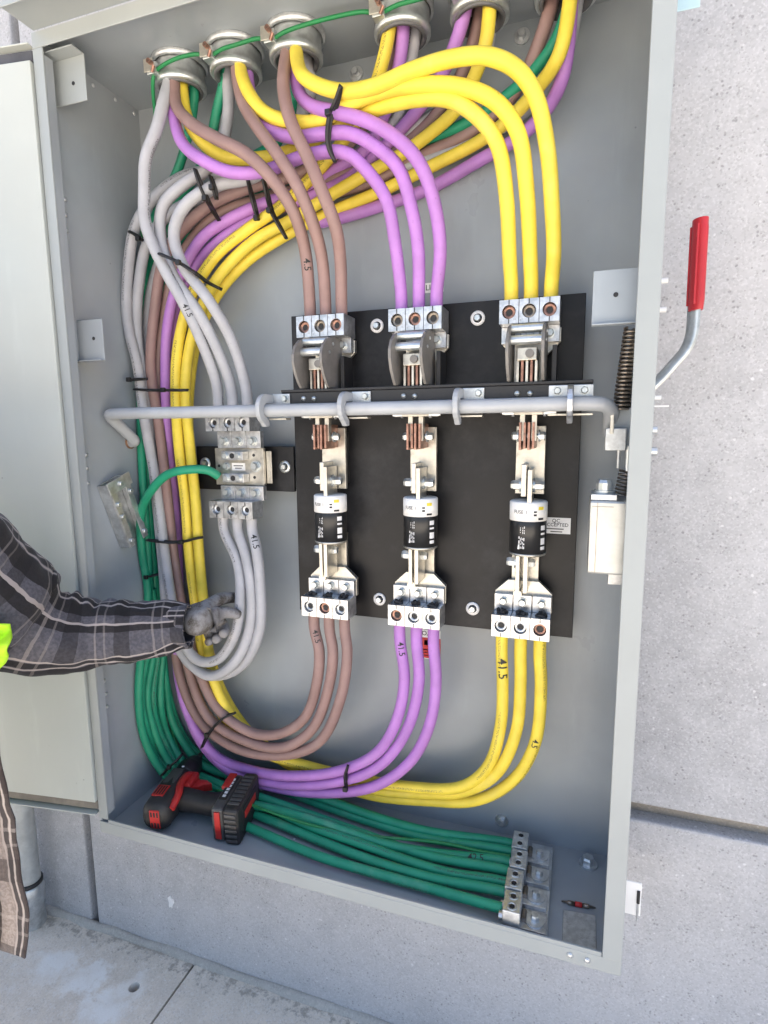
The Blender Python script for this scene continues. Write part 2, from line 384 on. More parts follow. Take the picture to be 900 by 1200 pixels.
# conduit at the lower left, against the wall under the door
cnd = thing('steel_conduit', (-.46, .19, GZ), 'upright galvanised steel conduit against the wall below the open door', 'conduit')
cx_, cy_ = P(31, 1000, .20).x, .20
MB().cyl((cx_, cy_, GZ + .125), (cx_, cy_, .02), .027, 24).build('pipe', M_conduit, cnd)
MB().lathe((cx_, cy_, GZ - .002), (0, 0, 1), [(0, .030), (.055, .030), (.06, .033), (.105, .033), (.110, .030), (.118, .030), (.118, .02)], 24).build('coupling', M_galv, cnd)
MB().lathe((cx_, cy_, GZ + .116), (0, 0, 1), [(0, .0265), (.002, .0315), (.010, .0315), (.012, .0265)], 24).build('gasket_ring', M_black, cnd)
cp = [V((cx_, cy_, .02)), V((cx_, cy_, .06)), V((cx_ + .005, cy_ + .01, .10)), V((cx_ + .02, WY + .02, .14))]
MB().tube(relax(spline(cp)), .0268, 20).build('bend', M_conduit, cnd)

# ------------------------------------------------------------------ the cabinet
W, H, D, t = .92, 1.3723, .2272, .004
TL, FT, BT, RT = .0205, 1.3488, .0275, .0253
cab = thing('electrical_cabinet', (W / 2, D, 0), 'large open grey steel electrical cabinet full of coloured cables on the concrete wall', 'electrical cabinet')
hubs = [(.173, .136), (.283, .134), (.393, .133), (.566, .137), (.680, .138), (.797, .140)]
HR = .040
MB().box(0, W, D, D + .004, 0, H).build('back_panel', M_steel, cab)
MB().box(0, t, .0032, D, .0042, H - .0042).build('side_panel', M_steel, cab)
MB().box(W - t, W, .0032, D, .0042, H - .0042).build('side_panel', M_steel, cab)
MB().box(0, W, .0032, D, 0, .004).build('floor_panel', M_steel, cab)
top = MB(); xs = [0] + [(hubs[i][0] + hubs[i + 1][0]) / 2 for i in range(5)] + [W]
for i, (hx_, hy_) in enumerate(hubs):
    top.holeplate(xs[i], xs[i + 1], .0032, D, (hx_, hy_), HR - .004, lambda p, q, d: V((p, q, H - .004 + d)), .004)
top.add([(0, .0032, H), (W, .0032, H), (W, D, H), (0, D, H)], [])
top.build('top_panel', M_steel, cab)
MB().box(0, TL, 0, .003, BT, FT).build('front_flange', M_flange, cab, bevel=.001)
MB().box(W - RT, W, -.0015, .003, BT - .006, H).build('front_flange', M_flange, cab, bevel=.001)
MB().box(0, W - RT - .0005, 0, .003, FT + .0005, H).build('front_flange', M_flange, cab, bevel=.001)
MB().box(0, W, 0, .003, -.002, BT - .0065).build('front_flange', M_flange, cab, bevel=.001)
MB().box(TL + .001, W - RT - .001, 0.0002, .003, BT - .0063, BT).build('front_flange', M_flange, cab)
# rain hood over the front
hd = MB(); hd.box(.006, W - .004, -.058, .0, H + .001, H + .004); hd.box(.006, W - .004, -.060, -.0575, H - .004, H + .004)
hd.build('rain_hood', M_flange, cab, bevel=.0008)
# return lips along the opening
MB().box(TL - .003, TL, .003, .018, BT + .01, FT - .01).build('return_lip', M_steel, cab)

bolt_small = MB().hexbolt((0, 0, 0), (0, -1, 0), .0052, .006, 1.75).mesh('bolt', M_zinc)
screw_dome = MB().lathe((0, 0, 0), (1, 0, 0), [(0, .0034), (.0012, .0033), (.0022, .002), (.0026, 0)], 12).mesh('screw', M_galv)
for px, py in ((76, 234), (77, 252), (78, 271), (101, 533), (102, 549), (103, 566), (122, 798), (124, 813), (125.5, 828), (109, 100), (135, 117), (157, 133)):
    inst(screw_dome, 'screw', cab, PX(px, py, t))
for px, py in ((418, 87), (612, 43), (588, 961)):
    inst(MB().hexbolt((0, 0, 0), (0, -1, 0), .0066, .009, 1.8).mesh('bolt', M_galv), 'bolt', cab, P(px, py, D))
for px, py in ((668, 1119), (688, 1125)):
    o = inst(screw_dome, 'screw', cab, P(px, py, 0)); o.rotation_euler = (0, 0, -PI / 2); o.scale = (1.3, 1.3, 1.3)
b = inst(MB().hexbolt((0, 0, 0), (0, 0, 1), .011, .012, 1.4).mesh('bolt', M_galv), 'bolt', cab, PZ(689, 1013, .004))
for px, py in ((178, 907), (160, 923), (325, 968), (345, 983)):
    o = inst(screw_dome, 'screw', cab, PZ(px, py, .004)); o.rotation_euler = (0, -PI / 2, 0); o.scale = (.7, .7, .7)

def bracket(x0, x1, yf, z0, z1, top=False, bot=False, side=1):
    """sheet metal latch bracket on a side wall: face towards the front, tab on the wall"""
    mb = MB(); mb.box(x0, x1, yf, yf + .002, z0, z1)
    xw = x0 if side > 0 else x1
    mb.box(xw if side > 0 else xw - .002, xw + .002 if side > 0 else xw, yf - .022, yf - .0003, z0, z1)
    if top: mb.box(x0 + .0025, x1, yf - .023, yf - .0003, z1 - .002, z1)
    if bot: mb.box(x0, x1, yf - .010, yf, z0, z0 + .002)
    o = mb.build('bracket', M_steel if not top else M_flange, cab, bevel=.0006)
    h = MB().cyl((0, .0004, 0), (0, -.0006, 0), .003, 14).mesh('bracket_hole', M_dark)
    c = V(((x0 + x1) / 2 + .008 * side, yf, z0 + (z1 - z0) * (.42 if top else .55))); q = bpy.data.objects.new('bracket_hole', h); COL.objects.link(q); q.parent = o; q.location = c - ORG[cab.name]
    return o
a0, a1 = P(60, 62, .045), P(102, 117, .045)
bracket(t, P(102, 117, .032).x, .032, P(102, 117, .032).z, P(98, 60, .032).z - .002, top=True)
a0, a1 = P(85, 374, .037), P(123, 423, .037)
bracket(t, a1.x, .037, a1.z, P(123, 373, .037).z, bot=True)
a0, a1 = P(695, 318, .035), P(693, 383, .035)
bracket(a1.x, W - t, .035, a1.z, a0.z, bot=True, side=-1)

# door, swung wide open to the left
def door_part(name, x0, x1, y0, y1, z0, z1, mat, parent, bevel=.001):
    R = Matrix.Translation((-.001, -.001, 0)) @ Matrix.Rotation(math.radians(8.0), 4, 'Z')
    return MB().box(-x1, -x0, y0, y1, z0, z1, R).build(name, mat, parent, bevel=bevel)
dr = door_part('door', .004, .93, .010, .012, .038, 1.354, M_door, cab)
door_part('door_liner', .0005, .92, -.0045, .0095, .062, 1.331, M_door, dr, .001)
door_part('gasket', .001, .925, .003, .0096, .0425, .060, paint('brown foam gasket', (.20, .185, .165), .8, .2, 30), dr, .002)
door_part('gasket', .001, .925, .003, .0096, 1.3335, 1.350, paint('dark foam gasket', (.07, .072, .085), .7, .2, 30), dr, .002)
door_part('door_lip', .001, .93, -.006, .0098, .036, .0385, M_door, dr)
door_part('door_lip', .001, .93, -.006, .0098, 1.3535, 1.356, M_door, dr)

# latch keeper and fixings beside the right edge
kp = MB(); k0, k1 = P(736, 1031, .06), P(750, 1073, .06)
kp.box(W + .0005, k1.x, .058, .060, k1.z, k0.z); kp.box(W + .0005, W + .003, .060, .10, k1.z, k0.z)
kk = kp.build('latch_keeper', M_white, cab, bevel=.0008)
MB().cyl((k1.x - .004, .057, k1.z + .022), (k1.x - .004, .057, k0.z - .012), .0022).build('pin', M_dark, kk)
MB().cyl((k1.x - .004, .057, k1.z - .006), (k1.x - .004, .057, k1.z + .024), .0014).build('pin', M_galv, kk)
k0, k1 = P(795, 0, .06), P(820, 9, .06)
kp = MB().box(W + .0005, k1.x, .058, .060, k1.z, k1.z + .05); kp.box(W + .0005, W + .003, .060, .1, k1.z, k1.z + .05)
kk2 = kp.build('latch_keeper', paint('pale blue plated steel', (.45, .62, .68), .4), cab, bevel=.004)
for px, py, r in ((779, 329, .006), (777, 363, .006), (771, 466, .005)):
    c = P(px, py, .12); MB().cyl((W, .12, c.z), (c.x + .004, .12, c.z), r * .6, 12).build('bolt', M_white, cab)
for px, py in ((768, 504), (768, 529)):
    c = P(px, py, .12); MB().cyl((W, .12, c.z), (c.x + .002, .12, c.z), .006, 12).build('bolt', M_galv, cab)
c = P(783, 476, .12); MB().box(W, c.x, .11, .125, c.z - .001, c.z + .001).build('stop_tab', M_white, cab)

# ------------------------------------------------------------------ conduit hubs in the roof
HUBN = ['first', 'second', 'third', 'fourth', 'fifth', 'sixth']
for i, (x, y) in enumerate(hubs):
    lab = {0: 'round steel conduit hub in the cabinet roof nearest the left wall', 5: 'round steel conduit hub in the cabinet roof nearest the right wall'}.get(i, 'round steel conduit hub in the cabinet roof, %s from the left' % HUBN[i])
    h = thing('conduit_hub', (x, y, H), lab, 'conduit hub', 'conduit hubs in the cabinet roof')
    zc = H - .004
    MB().lathe((x, y, zc - .0005), (0, 0, -1), [(0, HR + .006), (.008, HR + .006), (.009, HR + .002)], 28).build('locknut', M_galv, h)
    MB().lathe((x, y, zc - .009), (0, 0, -1), [(0, HR), (.022, HR), (.023, HR + .002), (.030, HR + .002), (.033, HR - .001), (.033, HR - .006), (.028, HR - .007), (.010, HR - .007), (-.01, HR - .007)], 28).build('bushing', M_zinc, h)
    MB().lathe((x, y, zc - .0285), (0, 0, -1), [(0, HR - .004), (.014, HR - .004), (.016, HR - .005), (.016, HR - .009), (-.01, HR - .0095)], 28).build('liner', paint('grey plastic liner', (.10, .10, .105), .45, .1) if i == 0 else bpy.data.materials['grey plastic liner'], h)
    MB().lathe((x, y, zc + .0045), (0, 0, 1), [(0, HR - .0045), (.30, HR - .0045), (.30, HR - .001), (0, HR - .001)], 24).build('conduit', M_conduit, h)
    lx, ly = x - .022, y - .038                       # grounding lug on the front left of the bushing
    lg = MB().box(lx - .009, lx + .009, ly - .009, ly + .006, zc - .036, zc - .018).build('bonding_lug', M_zinc, h, bevel=.001)
    MB().box(lx - .013, lx + .004, ly - .011, ly - .009, zc - .033, zc - .013).build('clip', M_cream, lg, bevel=.0006)
    MB().cyl((lx + .002, ly - .018, zc - .021), (lx + .002, ly - .009, zc - .021), .0038, 10).build('screw', M_copper, lg)
    MB().cyl((lx + .004, ly - .012, zc - .036), (lx + .010, ly - .014, zc - .028), .0025, 8).build('wire_end', M_copper, lg)

# ------------------------------------------------------------------ insulating boards
bd = thing('mounting_board', (.59, D, .41), 'large black insulating board carrying the fuses and switch jaws', 'mounting board')
MB().box(.345, .838, .180, .190, .415, .953).build('panel', M_board, bd, bevel=.001)
for px, py in ((442, 382), (560, 373), (445, 702), (554, 713)):
    p = P(px, py, .180); MB().cyl((p.x, .190, p.z), (p.x, D, p.z), .008, 12).build('standoff', M_galv, bd)
    w_ = MB().lathe((p.x, .180, p.z), (0, -1, 0), [(0, .0115), (.002, .0115), (.0022, .007)], 20).build('washer', M_whitep, bd)
    MB().hexbolt((p.x, .178, p.z), (0, -1, 0), .0058, .006, 0).build('bolt', M_zinc, bd)
nb = thing('neutral_mounting_board', (.23, D, .64), 'small black insulating strip behind the aluminium neutral block', 'mounting board')
MB().box(.125, .338, .186, .194, .640, .724).build('panel', M_board, nb, bevel=.001)
for px, py in ((241, 543), (334, 547)):
    p = P(px, py, .186); MB().cyl((p.x, .194, p.z), (p.x, D, p.z), .008, 12).build('standoff', M_galv, nb)
    MB().lathe((p.x, .186, p.z), (0, -1, 0), [(0, .0115), (.002, .0115), (.0022, .007)], 20).build('washer', M_zinc, nb)
    MB().hexbolt((p.x, .184, p.z), (0, -1, 0), .0058, .006, 0).build('bolt', M_zinc, nb)

def lug_front(mb, x0, x1, z0, z1, yf, yb, hc, r):
    """aluminium connector block with a round set-screw hole in its front"""
    mb.holeplate(x0, x1, z0, z1, hc, r, lambda p, q, d: V((p, yf + d, q)), .010)
    A = [(x0, z0), (x1, z0), (x1, z1), (x0, z1)]
    for i in range(4):
        (xa, za), (xb, zb) = A[i], A[(i + 1) % 4]
        mb.add([(xa, yf, za), (xb, yf, zb), (xb, yb, zb), (xa, yb, za)], [(0, 1, 2, 3)])
    mb.add([(x, yb, z) for x, z in A], [(3, 2, 1, 0)])
def set_screw(parent, x, z, yf, r, mat=None):
    mb = MB(); mb.lathe((x, yf + .0095, z), (0, -1, 0), [(0, r * .93), (.004, r * .93), (.0045, r * .85), (.0045, r * .5), (.001, r * .5), (.001, 0)], 16)
    o = mb.build('set_screw', mat or M_copper, parent)
    MB().cyl((x, yf + .0062, z), (x, yf + .0084, z), r * .55, 6).build('socket', M_dark, parent)

# ------------------------------------------------------------------ switch poles, fuses, terminals
PC = [.430, .590, .761]
PN = ['left', 'middle', 'right']
PH = ['brown', 'purple', 'yellow']
jawc = [M_copper]
def line_terminal(c, k):
    T = thing('line_terminal', (c, .18, .82), 'upper switch terminal with grey arc shields where the %s cables end' % PH[k], 'switch terminal', 'upper switch terminals on the black board')
    p = .0285
    bus = MB(); bus.prism([(-.044, .902), (.044, .902), (.044, .882), (.024, .862), (.024, .80), (-.024, .80), (-.024, .862), (-.044, .882)], lambda a_, b_, d: V((c + a_, d, b_)), .158, .167)
    bus.build('bus_plate', M_cream, T, bevel=.0007)
    MB().box(c - .024, c + .024, .1672, .1798, .81, .895).build('spacer', M_black, T)
    for j in (-1, 0, 1):
        L = MB(); x0, x1 = c + j * p - .0138, c + j * p + .0138
        lug_front(L, x0, x1, .9045, .938, .116, .165, (c + j * p, .921), .0098)
        lg = L.build('lug', M_alu, T)
        MB().box(x0, x1, .146, .1578, .880, .9043).build('tang', M_alu, lg, bevel=.0006)
        MB().hexbolt((c + j * p, .146, .8925), (0, -1, 0), .0062, .007, 1.25).build('bolt', M_zinc, lg)
        set_screw(lg, c + j * p, .921, .116, .0098, M_copper if (j + k) % 2 else M_spring)
        MB().box(c + j * p - .0007, c + j * p + .0007, .1155, .1165, .9310, .9378).build('seam', M_dark, lg)
        MB().box(c + j * p - .0007, c + j * p + .0007, .1155, .1165, .9047, .9110).build('seam', M_dark, lg)
    # half-moon shields and the pins between them
    prof = [(.1445, .902), (.128, .9025), (.108, .901), (.088, .896), (.073, .885), (.0645, .871), (.0645, .858), (.071, .842), (.081, .829), (.090, .8205), (.1445, .8205)]
    for s_ in (-1, 1):
        x = c + s_ * .024
        pl = MB().prism(prof, lambda a_, b_, d: V((d, a_, b_)), x - .0022, x + .0022).build('arc_shield', M_arc, T, bevel=.0006)
        for (y, z) in ((.108, .890), (.094, .876)):
            MB().cyl((x + .0018, y, z), (x + .0034, y, z), .0026, 10).build('rivet', M_galv, pl)
    for (y, z) in ((.102, .8945), (.094, .8775)):
        MB().cyl((c - .0218, y, z), (c + .0218, y, z), .0066, 16).build('pin', M_zinc, T)
    MB().box(c - .014, c + .014, .100, .158, .850, .868).build('jaw_block', M_cream, T, bevel=.001)
    MB().cyl((c + .004, .096, .859), (c + .004, .1, .859), .006, 12).build('rivet', M_arc, T)
    for j in range(5):
        x = c - .013 + j * .0065
        MB().box(x - .0017, x + .0017, .106, .150, .808, .8498).build('jaw_leaf', M_copper if j % 2 else M_cream, T)
    MB().box(c + .034, c + .040, .120, .158, .806, .872).build('guide', M_black, T)
    return T
def lower_clip(c, k):
    T = thing('hinge_clip', (c, .18, .65), 'lower switch hinge with copper jaws above the %s fuse' % PN[k], 'switch hinge', 'switch hinges above the fuses')
    MB().box(c - .021, c + .023, .150, .158, .652, .757).build('plate', M_cream, T, bevel=.0008)
    MB().box(c - .018, c + .018, .1582, .1798, .66, .75).build('spacer', M_black, T)
    for j in range(4):
        x = c - .0105 + j * .0062
        MB().box(x - .0016, x + .0016, .098 + .003 * (j % 2), .1498, .722 + .002 * (j % 2), .762).build('jaw_leaf', M_copper, T)
    MB().cyl((c - .024, .122, .742), (c + .022, .122, .742), .0035, 10).build('hinge_pin', M_zinc, T)
    for s_ in (-1, 1): MB().hexbolt((c + s_ * .0145, .122, .742), (s_, 0, 0), .0068, .008, 1.3).build('nut', M_zinc, T)
    MB().box(c - .0085, c - .0008, .112, .1498, .652, .700).build('clip_blade', M_cream, T, bevel=.0008)
    for s_, h in ((-1, .013), (1, .013)): MB().hexbolt((c + (-.0086 if s_ < 0 else .0082), .128, .668), (s_, 0, 0), .0075, h, 1.35).build('bolt', M_zinc, T)
    return T
def fuse(c, k):
    T = thing('cartridge_fuse', (c, .13, .57), 'black cartridge fuse with a white top band, %s of three, above the %s cables' % (PN[k], PH[k]), 'fuse', 'cartridge fuses')
    R = .0275; y = .130
    MB().box(c - .0004, c + .0062, .104, .146, .640, .693).build('blade', M_cream, T, bevel=.0006)
    MB().box(c - .0032, c + .0032, .104, .146, .505, .566).build('blade', M_cream, T, bevel=.0006)
    MB().lathe((c, y, .5655), (0, 0, 1), [(0, 0), (0, R), (.0765, R), (.0765, .01)], 36).build('sleeve', M_fuse, T)
    cp_ = MB().lathe((c, y, .6155), (0, 0, 1), [(0, R + .0001), (0, R + .0006), (.0275, R + .0006), (.029, R - .001), (.029, 0)], 36).build('top_band', M_white, T)
    MB().lathe((c, y, .5615), (0, 0, 1), [(0, 0), (0, R - .001), (.001, R + .0004), (.004, R + .0004), (.004, .01)], 36).build('bottom_cap', M_cream, T)
    def wrap(s_, size, th0, z0, vert, mat, name, parent, rr, sx=1):
        vs, fs = text_geo(s_, size); out = []
        for v in vs:
            a_, b_ = (v.y, v.x) if vert else (v.x, v.y)
            a_ = -a_ if vert else a_ * sx
            th = th0 + a_ / rr; out.append((c + rr * math.sin(th), y - rr * math.cos(th), z0 + b_))
        m = MB(); m.add(out, fs); return m.build(name, mat, parent)
    wrap('FUSE 1', .0075, -.35, .6295, False, M_ink, 'lettering', cp_, R + .0009)
    def patch(th0, th1, z0, z1, mat, name, parent, rr):
        m = MB(); n = 6; vs = [(c + rr * math.sin(th0 + (th1 - th0) * q / n), y - rr * math.cos(th0 + (th1 - th0) * q / n), z) for q in range(n + 1) for z in (z0, z1)]
        m.add(vs, [(2 * q, 2 * q + 2, 2 * q + 3, 2 * q + 1) for q in range(n)], True); return m.build(name, mat, parent)
    sl = T
    for q, (a0, a1, z0, z1) in enumerate([(-.42, -.36, .583, .606), (-.33, -.30, .583, .600), (-.27, -.245, .583, .603), (-.20, -.17, .583, .603), (-.14, -.10, .583, .601), (-.33, -.30, .607, .617), (-.2, -.17, .606, .618), (-.12, -.09, .606, .618)]):
        for j in range(3):
            zz = z0 + (z1 - z0) * j / 3; patch(a0, a1, zz - .009, zz - .009 + (z1 - z0) / 3 * (.82 - .2 * ((q + j) % 3)), M_whitep, 'print', sl, R + .0004)
    m = MB(); tri = [(-.48, .573), (-.36, .573), (-.42, .582)]
    m.add([(c + (R + .0005) * math.sin(a_), y - (R + .0005) * math.cos(a_), z) for a_, z in tri], [(0, 1, 2)]); m.build('print', M_whitep, sl)
    for z0, z1 in ((.572, .577), (.580, .590), (.595, .598), (.602, .609)): patch(.82, 1.15, z0, z1, M_whitep, 'print', sl, R + .0004)
    for z0, z1 in ((.618, .621), (.633, .638)): patch(.62, .95, z0, z1, M_yelp if z0 > .63 else M_ink, 'print', cp_, R + .0009)
    for z0, z1 in ((.624, .627), (.629, .6315)): patch(.36, .52, z0, z1, M_ink, 'print', cp_, R + .0009)
    return T
def load_terminal(c, k):
    T = thing('load_terminal', (c, .18, .43), 'lower aluminium terminal where the %s cables end below the fuse' % PH[k], 'terminal block', 'lower terminals below the fuses')
    p = .0295
    MB().box(c - .020, c + .022, .158, .166, .507, .574).build('plate', M_cream, T, bevel=.0008)
    MB().box(c - .018, c + .018, .1662, .1798, .47, .57).build('spacer', M_black, T)
    MB().prism([(-.0445, .494), (-.0445, .463), (.0445, .463), (.0445, .494), (.024, .5135), (-.024, .5135)], lambda a_, b_, d: V((c + a_, d, b_)), .1480, .1575).build('bus_plate', M_cream, T, bevel=.0007)
    MB().box(c - .0095, c - .0034, .112, .1478, .502, .570).build('clip_blade', M_cream, T, bevel=.0008)
    MB().cyl((c - .006, .115, .500), (c - .006, .1478, .500), .0065, 12).build('rivet', M_cream, T)
    for s_ in (-1, 1): MB().hexbolt((c + (-.0096 if s_ < 0 else .0034), .128, .548), (s_, 0, 0), .0075, .012, 1.35).build('bolt', M_zinc, T)
    for j in (-1, 0, 1):
        L = MB(); x0, x1 = c + j * p - .0143, c + j * p + .0143
        lug_front(L, x0, x1, .431, .4655, .108, .147, (c + j * p, .448), .0098)
        lg = L.build('lug', M_alu, T)
        MB().box(x0, x1, .1375, .1478, .4657, .492).build('tang', M_alu, lg, bevel=.0006)
        MB().hexbolt((c + j * p, .1375, .4815), (0, -1, 0), .0062, .007, 1.2).build('bolt', M_zinc, lg)
        set_screw(lg, c + j * p, .448, .108, .0098, M_galv if (j + k) % 3 else M_copper)
        mb = MB()
        for q in range(9):
            mb.cyl((c + j * p + random.uniform(-.008, .008), .123 + random.uniform(-.006, .006), .4655), (c + j * p + random.uniform(-.007, .007), .123 + random.uniform(-.006, .006), .4655 + random.uniform(.002, .006)), .003, 6)
        o = mb.build('joint_compound', M_dark, lg); o['kind'] = 'stuff'
        MB().box(c + j * p - .0006, c + j * p + .0006, .1075, .1085, .459, .4652).build('seam', M_dark, lg)
        MB().box(c + j * p - .0006, c + j * p + .0006, .1075, .1085, .4313, .437).build('seam', M_dark, lg)
    return T
for k in range(3):
    line_terminal(PC[k], k); lower_clip(PC[k] + .004, k); fuse(PC[k] + .006, k); load_terminal(PC[k] + .0, k)

# ------------------------------------------------------------------ operating rod, blade carrier and hooks
ROD_Y, ROD_Z = .074, .7855
rod = thing('operating_rod', (.45, ROD_Y, ROD_Z), 'long grey cranked switch rod running across the cabinet in front of the cables', 'operating rod')
pts = [V((.005, .143, .733)), V((.018, .140, .735)), V((.020, .110, .759)), V((.021, .082, .7795)), V((.026, .0755, .7845)), V((.04, ROD_Y, ROD_Z)), V((.2, ROD_Y, ROD_Z)), V((.45, ROD_Y, ROD_Z)), V((.7, ROD_Y, ROD_Z)), V((.856, ROD_Y, ROD_Z)), V((.868, ROD_Y + .003, ROD_Z - .002)), V((.875, .087, .777)), V((.877, .110, .762)), V((.878, .140, .745))]
MB().tube(spline(pts, .004), .0102, 18).build('rod', M_pipe, rod)
MB().lathe((.0045, .143, .733), (1, 0, 0), [(0, .013), (.002, .013), (.003, .0105)], 14).build('bearing', paint('rusty bearing', (.22, .12, .07), .8, .4, 60), rod)
car = thing('blade_carrier', (.6, .115, .80), 'black crossbar behind the grey rod carrying the switch blades and hooks', 'switch crossbar')
MB().box(.366, .850, .098, .103, .789, .815).build('bar', M_black, car, bevel=.001)
MB().box(.366, .852, .096, .150, .8152, .8195).build('top_plate', M_black, car, bevel=.0008)
for px, py in ((356, 467), (368, 467), (473, 464), (486, 464), (606, 461), (621, 461)):
    p = P(px, py, .098); MB().lathe((p.x, .098, p.z), (0, -1, 0), [(0, .0042), (.002, .004), (.0032, .002), (.0036, 0)], 12).build('screw', M_zinc, car)
for i, px in enumerate((311, 405, 537, 668)):
    x = P(px, 480, .074).x
    hook = MB()
    y0, z0 = ROD_Y, ROD_Z
    outer = [(.097, .812), (.070, .812)] + [(y0 - .002 + .0245 * math.cos(th), z0 + .002 + .0245 * math.sin(th)) for th in np.linspace(math.radians(100), math.radians(245), 9)] + [(.068, .759), (.080, .760), (.080, .768)]
    inner = [(y0 - .0005 + .0112 * math.cos(th), z0 + .0112 * math.sin(th)) for th in np.linspace(math.radians(260), math.radians(80), 9)] + [(.097, .7975)]
    hk = hook.prism(outer + inner, lambda a_, b_, d: V((d, a_, b_)), x - .004, x + .004).build('hook', M_pipe if i < 3 else M_alu, car, bevel=.0015)
    bx = x + (.018 if i < 3 else 0); hw = .016 if i < 3 else .030
    MB().box(bx - hw, bx + hw, .0945, .0978, .794, .813).build('foot_plate', M_galv, hk, bevel=.0008)
    for q in ([.008] if i < 3 else [-.018, .018]):
        MB().hexbolt((bx + q, .0945, .805), (0, -1, 0), .0052, .005, 1.35).build('bolt', M_zinc, hk)
    MB().box(bx - hw, bx + hw, .080, .0975, .7705, .7735).build('stay', M_cream, hk, bevel=.0008)
for k in range(3):
    c = PC[k] + .004
    bl = MB().box(c - .021, c + .021, .102, .124, .773, .780).build('blade_yoke', M_cream, car, bevel=.001)
    for s_ in (-1, 1):
        MB().box(c + s_ * .0085 - .0035, c + s_ * .0085 + .0035, .108, .118, .735, .7728).build('blade', M_cream, bl)
        MB().hexbolt((c + s_ * .021, .113, .7765), (s_, 0, 0), .004, .014, 1.5).build('bolt', M_galv, bl)

# ------------------------------------------------------------------ neutral block
ne = thing('neutral_block', (.255, .186, .6), 'silver aluminium neutral block with grey cables above and below', 'terminal block')
nx = P(280, 545, .16).x
MB().box(.185, .289, .162, .170, .6525, .7215).build('plate', M_cream, ne, bevel=.0008)
MB().box(.2895, .3005, .1705, .1735, .656, .716).build('edge_plate', M_cream, ne, bevel=.0008)
MB().box(.20, .28, .1740, .1855, .66, .71).build('spacer', M_black, ne)
for z0, z1 in ((.700, .716), (.659, .675)):
    gl = MB().box(.212, .258, .142, .1617, z0, z1).build('ground_lug', M_alu, ne, bevel=.0012)
    for xx in (.222, .248): MB().hexbolt((xx, .142, (z0 + z1) / 2), (0, -1, 0), .0055, .004, 1.2, 14).build('screw', M_zinc, gl)
    MB().cyl((.2355, .1412, (z0 + z1) / 2), (.2355, .1425, (z0 + z1) / 2), .005, 14).build('hole', M_dark, gl)
MB().hexbolt((.210, .162, .688), (0, -1, 0), .0058, .006, 1.4).build('bolt', M_zinc, ne)
MB().hexbolt((.273, .162, .688), (0, -1, 0), .0078, .008, 1.4).build('bolt', M_zinc, ne)
sk = MB().box(.222, .250, .1605, .1618, .680, .694).build('sticker', M_white, ne)
MB().box(.226, .246, .1600, .1604, .688, .6895).build('print', M_ink, sk); MB().box(.229, .243, .1600, .1604, .6835, .685).build('print', M_ink, sk)
for xx, zz in ((.269, .7085), (.269, .6675), (.193, .688)): MB().cyl((xx, .1612, zz), (xx, .163, zz), .0028, 12).build('hole', M_dark, ne)
for j in range(3):
    for up in (1, 0):
        x0 = .1995 + j * .0305; x1 = x0 + .0298; cx = (x0 + x1) / 2
        L = MB()
        if up: lug_front(L, x0 - .003, x1 - .003, .753, .783, .122, .158, (cx - .003, .768), .0095)
        else: lug_front(L, x0 - .004, x1 - .004, .595, .626, .122, .158, (cx - .004, .611), .0095)
        lg = L.build('lug', M_alu, ne)
        if up: MB().box(x0 + .001, x1 + .001, .150, .1618, .7220, .7528).build('tang', M_alu, lg, bevel=.0006); bz, bxx = .7345, cx + .001
        else: MB().box(x0 + .003, x1 + .003, .150, .1618, .6262, .6520).build('tang', M_alu, lg, bevel=.0006); bz, bxx = .640, cx + .003
        MB().hexbolt((bxx, .150, bz), (0, -1, 0), .0068, .008, 1.3).build('bolt', M_zinc, lg)
        sx, sz = (cx - .003, .768) if up else (cx - .004, .611)
        set_screw(lg, sx, sz, .122, .0095, M_galv)
        for q in (-1, 1): MB().box(sx - .0007, sx + .0007, .1215, .1225, sz + q * .0118 - .003, sz + q * .0118 + .003).build('seam', M_dark, lg)

# ------------------------------------------------------------------ ground bar on the floor
gb = thing('ground_bar', (.78, .09, .004), 'grounding bar with clamped lugs on the cabinet floor at the green cable ends', 'ground bar')
gp = lambda px, py, Z=.03: PZ(px, py, Z)
ax0, ax1 = V((.812, .190, 0)), V((.812, .008, 0))
MB().box(.784, .820, .010, .205, .0045, .016).build('bar', M_galv, gb, bevel=.001)
gy = [.168, .122, .076, .030]
for i, y in enumerate(gy):
    lug = MB(); x = .766 + (i % 2) * .002
    xa, xb, ya, yb, za, zb = x - .013, x + .013, y - .021, y + .021, .0045, .046
    lug.box(xa, xb, ya, yb, za, zb)
    lg = lug.build('lug', M_galv, gb, bevel=.0015)
    for q in (-.010, .010):
        MB().lathe((x, y + q, zb), (0, 0, 1), [(0, .0078), (.0008, .0078), (.0008, .0055), (-.004, .005)], 16).build('screw_socket', M_zinc, lg)
        MB().cyl((x, y + q, zb + .0001), (x, y + q, zb + .0005), .0046, 6).build('hex_socket', M_dark, lg)
        MB().cyl((xa - .006, y + q, .026), (xa, y + q, .026), .0066, 12).build('wire_end', M_alu, lg)
    MB().box(xb, xb + .037, y - .019, y + .019, .0165, .0225).build('tang', M_alu if i == 3 else M_galv, lg, bevel=.0008)
    MB().hexbolt((xb + .020, y, .0225), (0, 0, 1), .0062, .008, 2.3).build('bolt', M_galv, lg)
    MB().cyl((xb + .004, y - .008, .026), (xb + .004, y + .010, .026), .004, 10).build('thread', M_spring, lg)

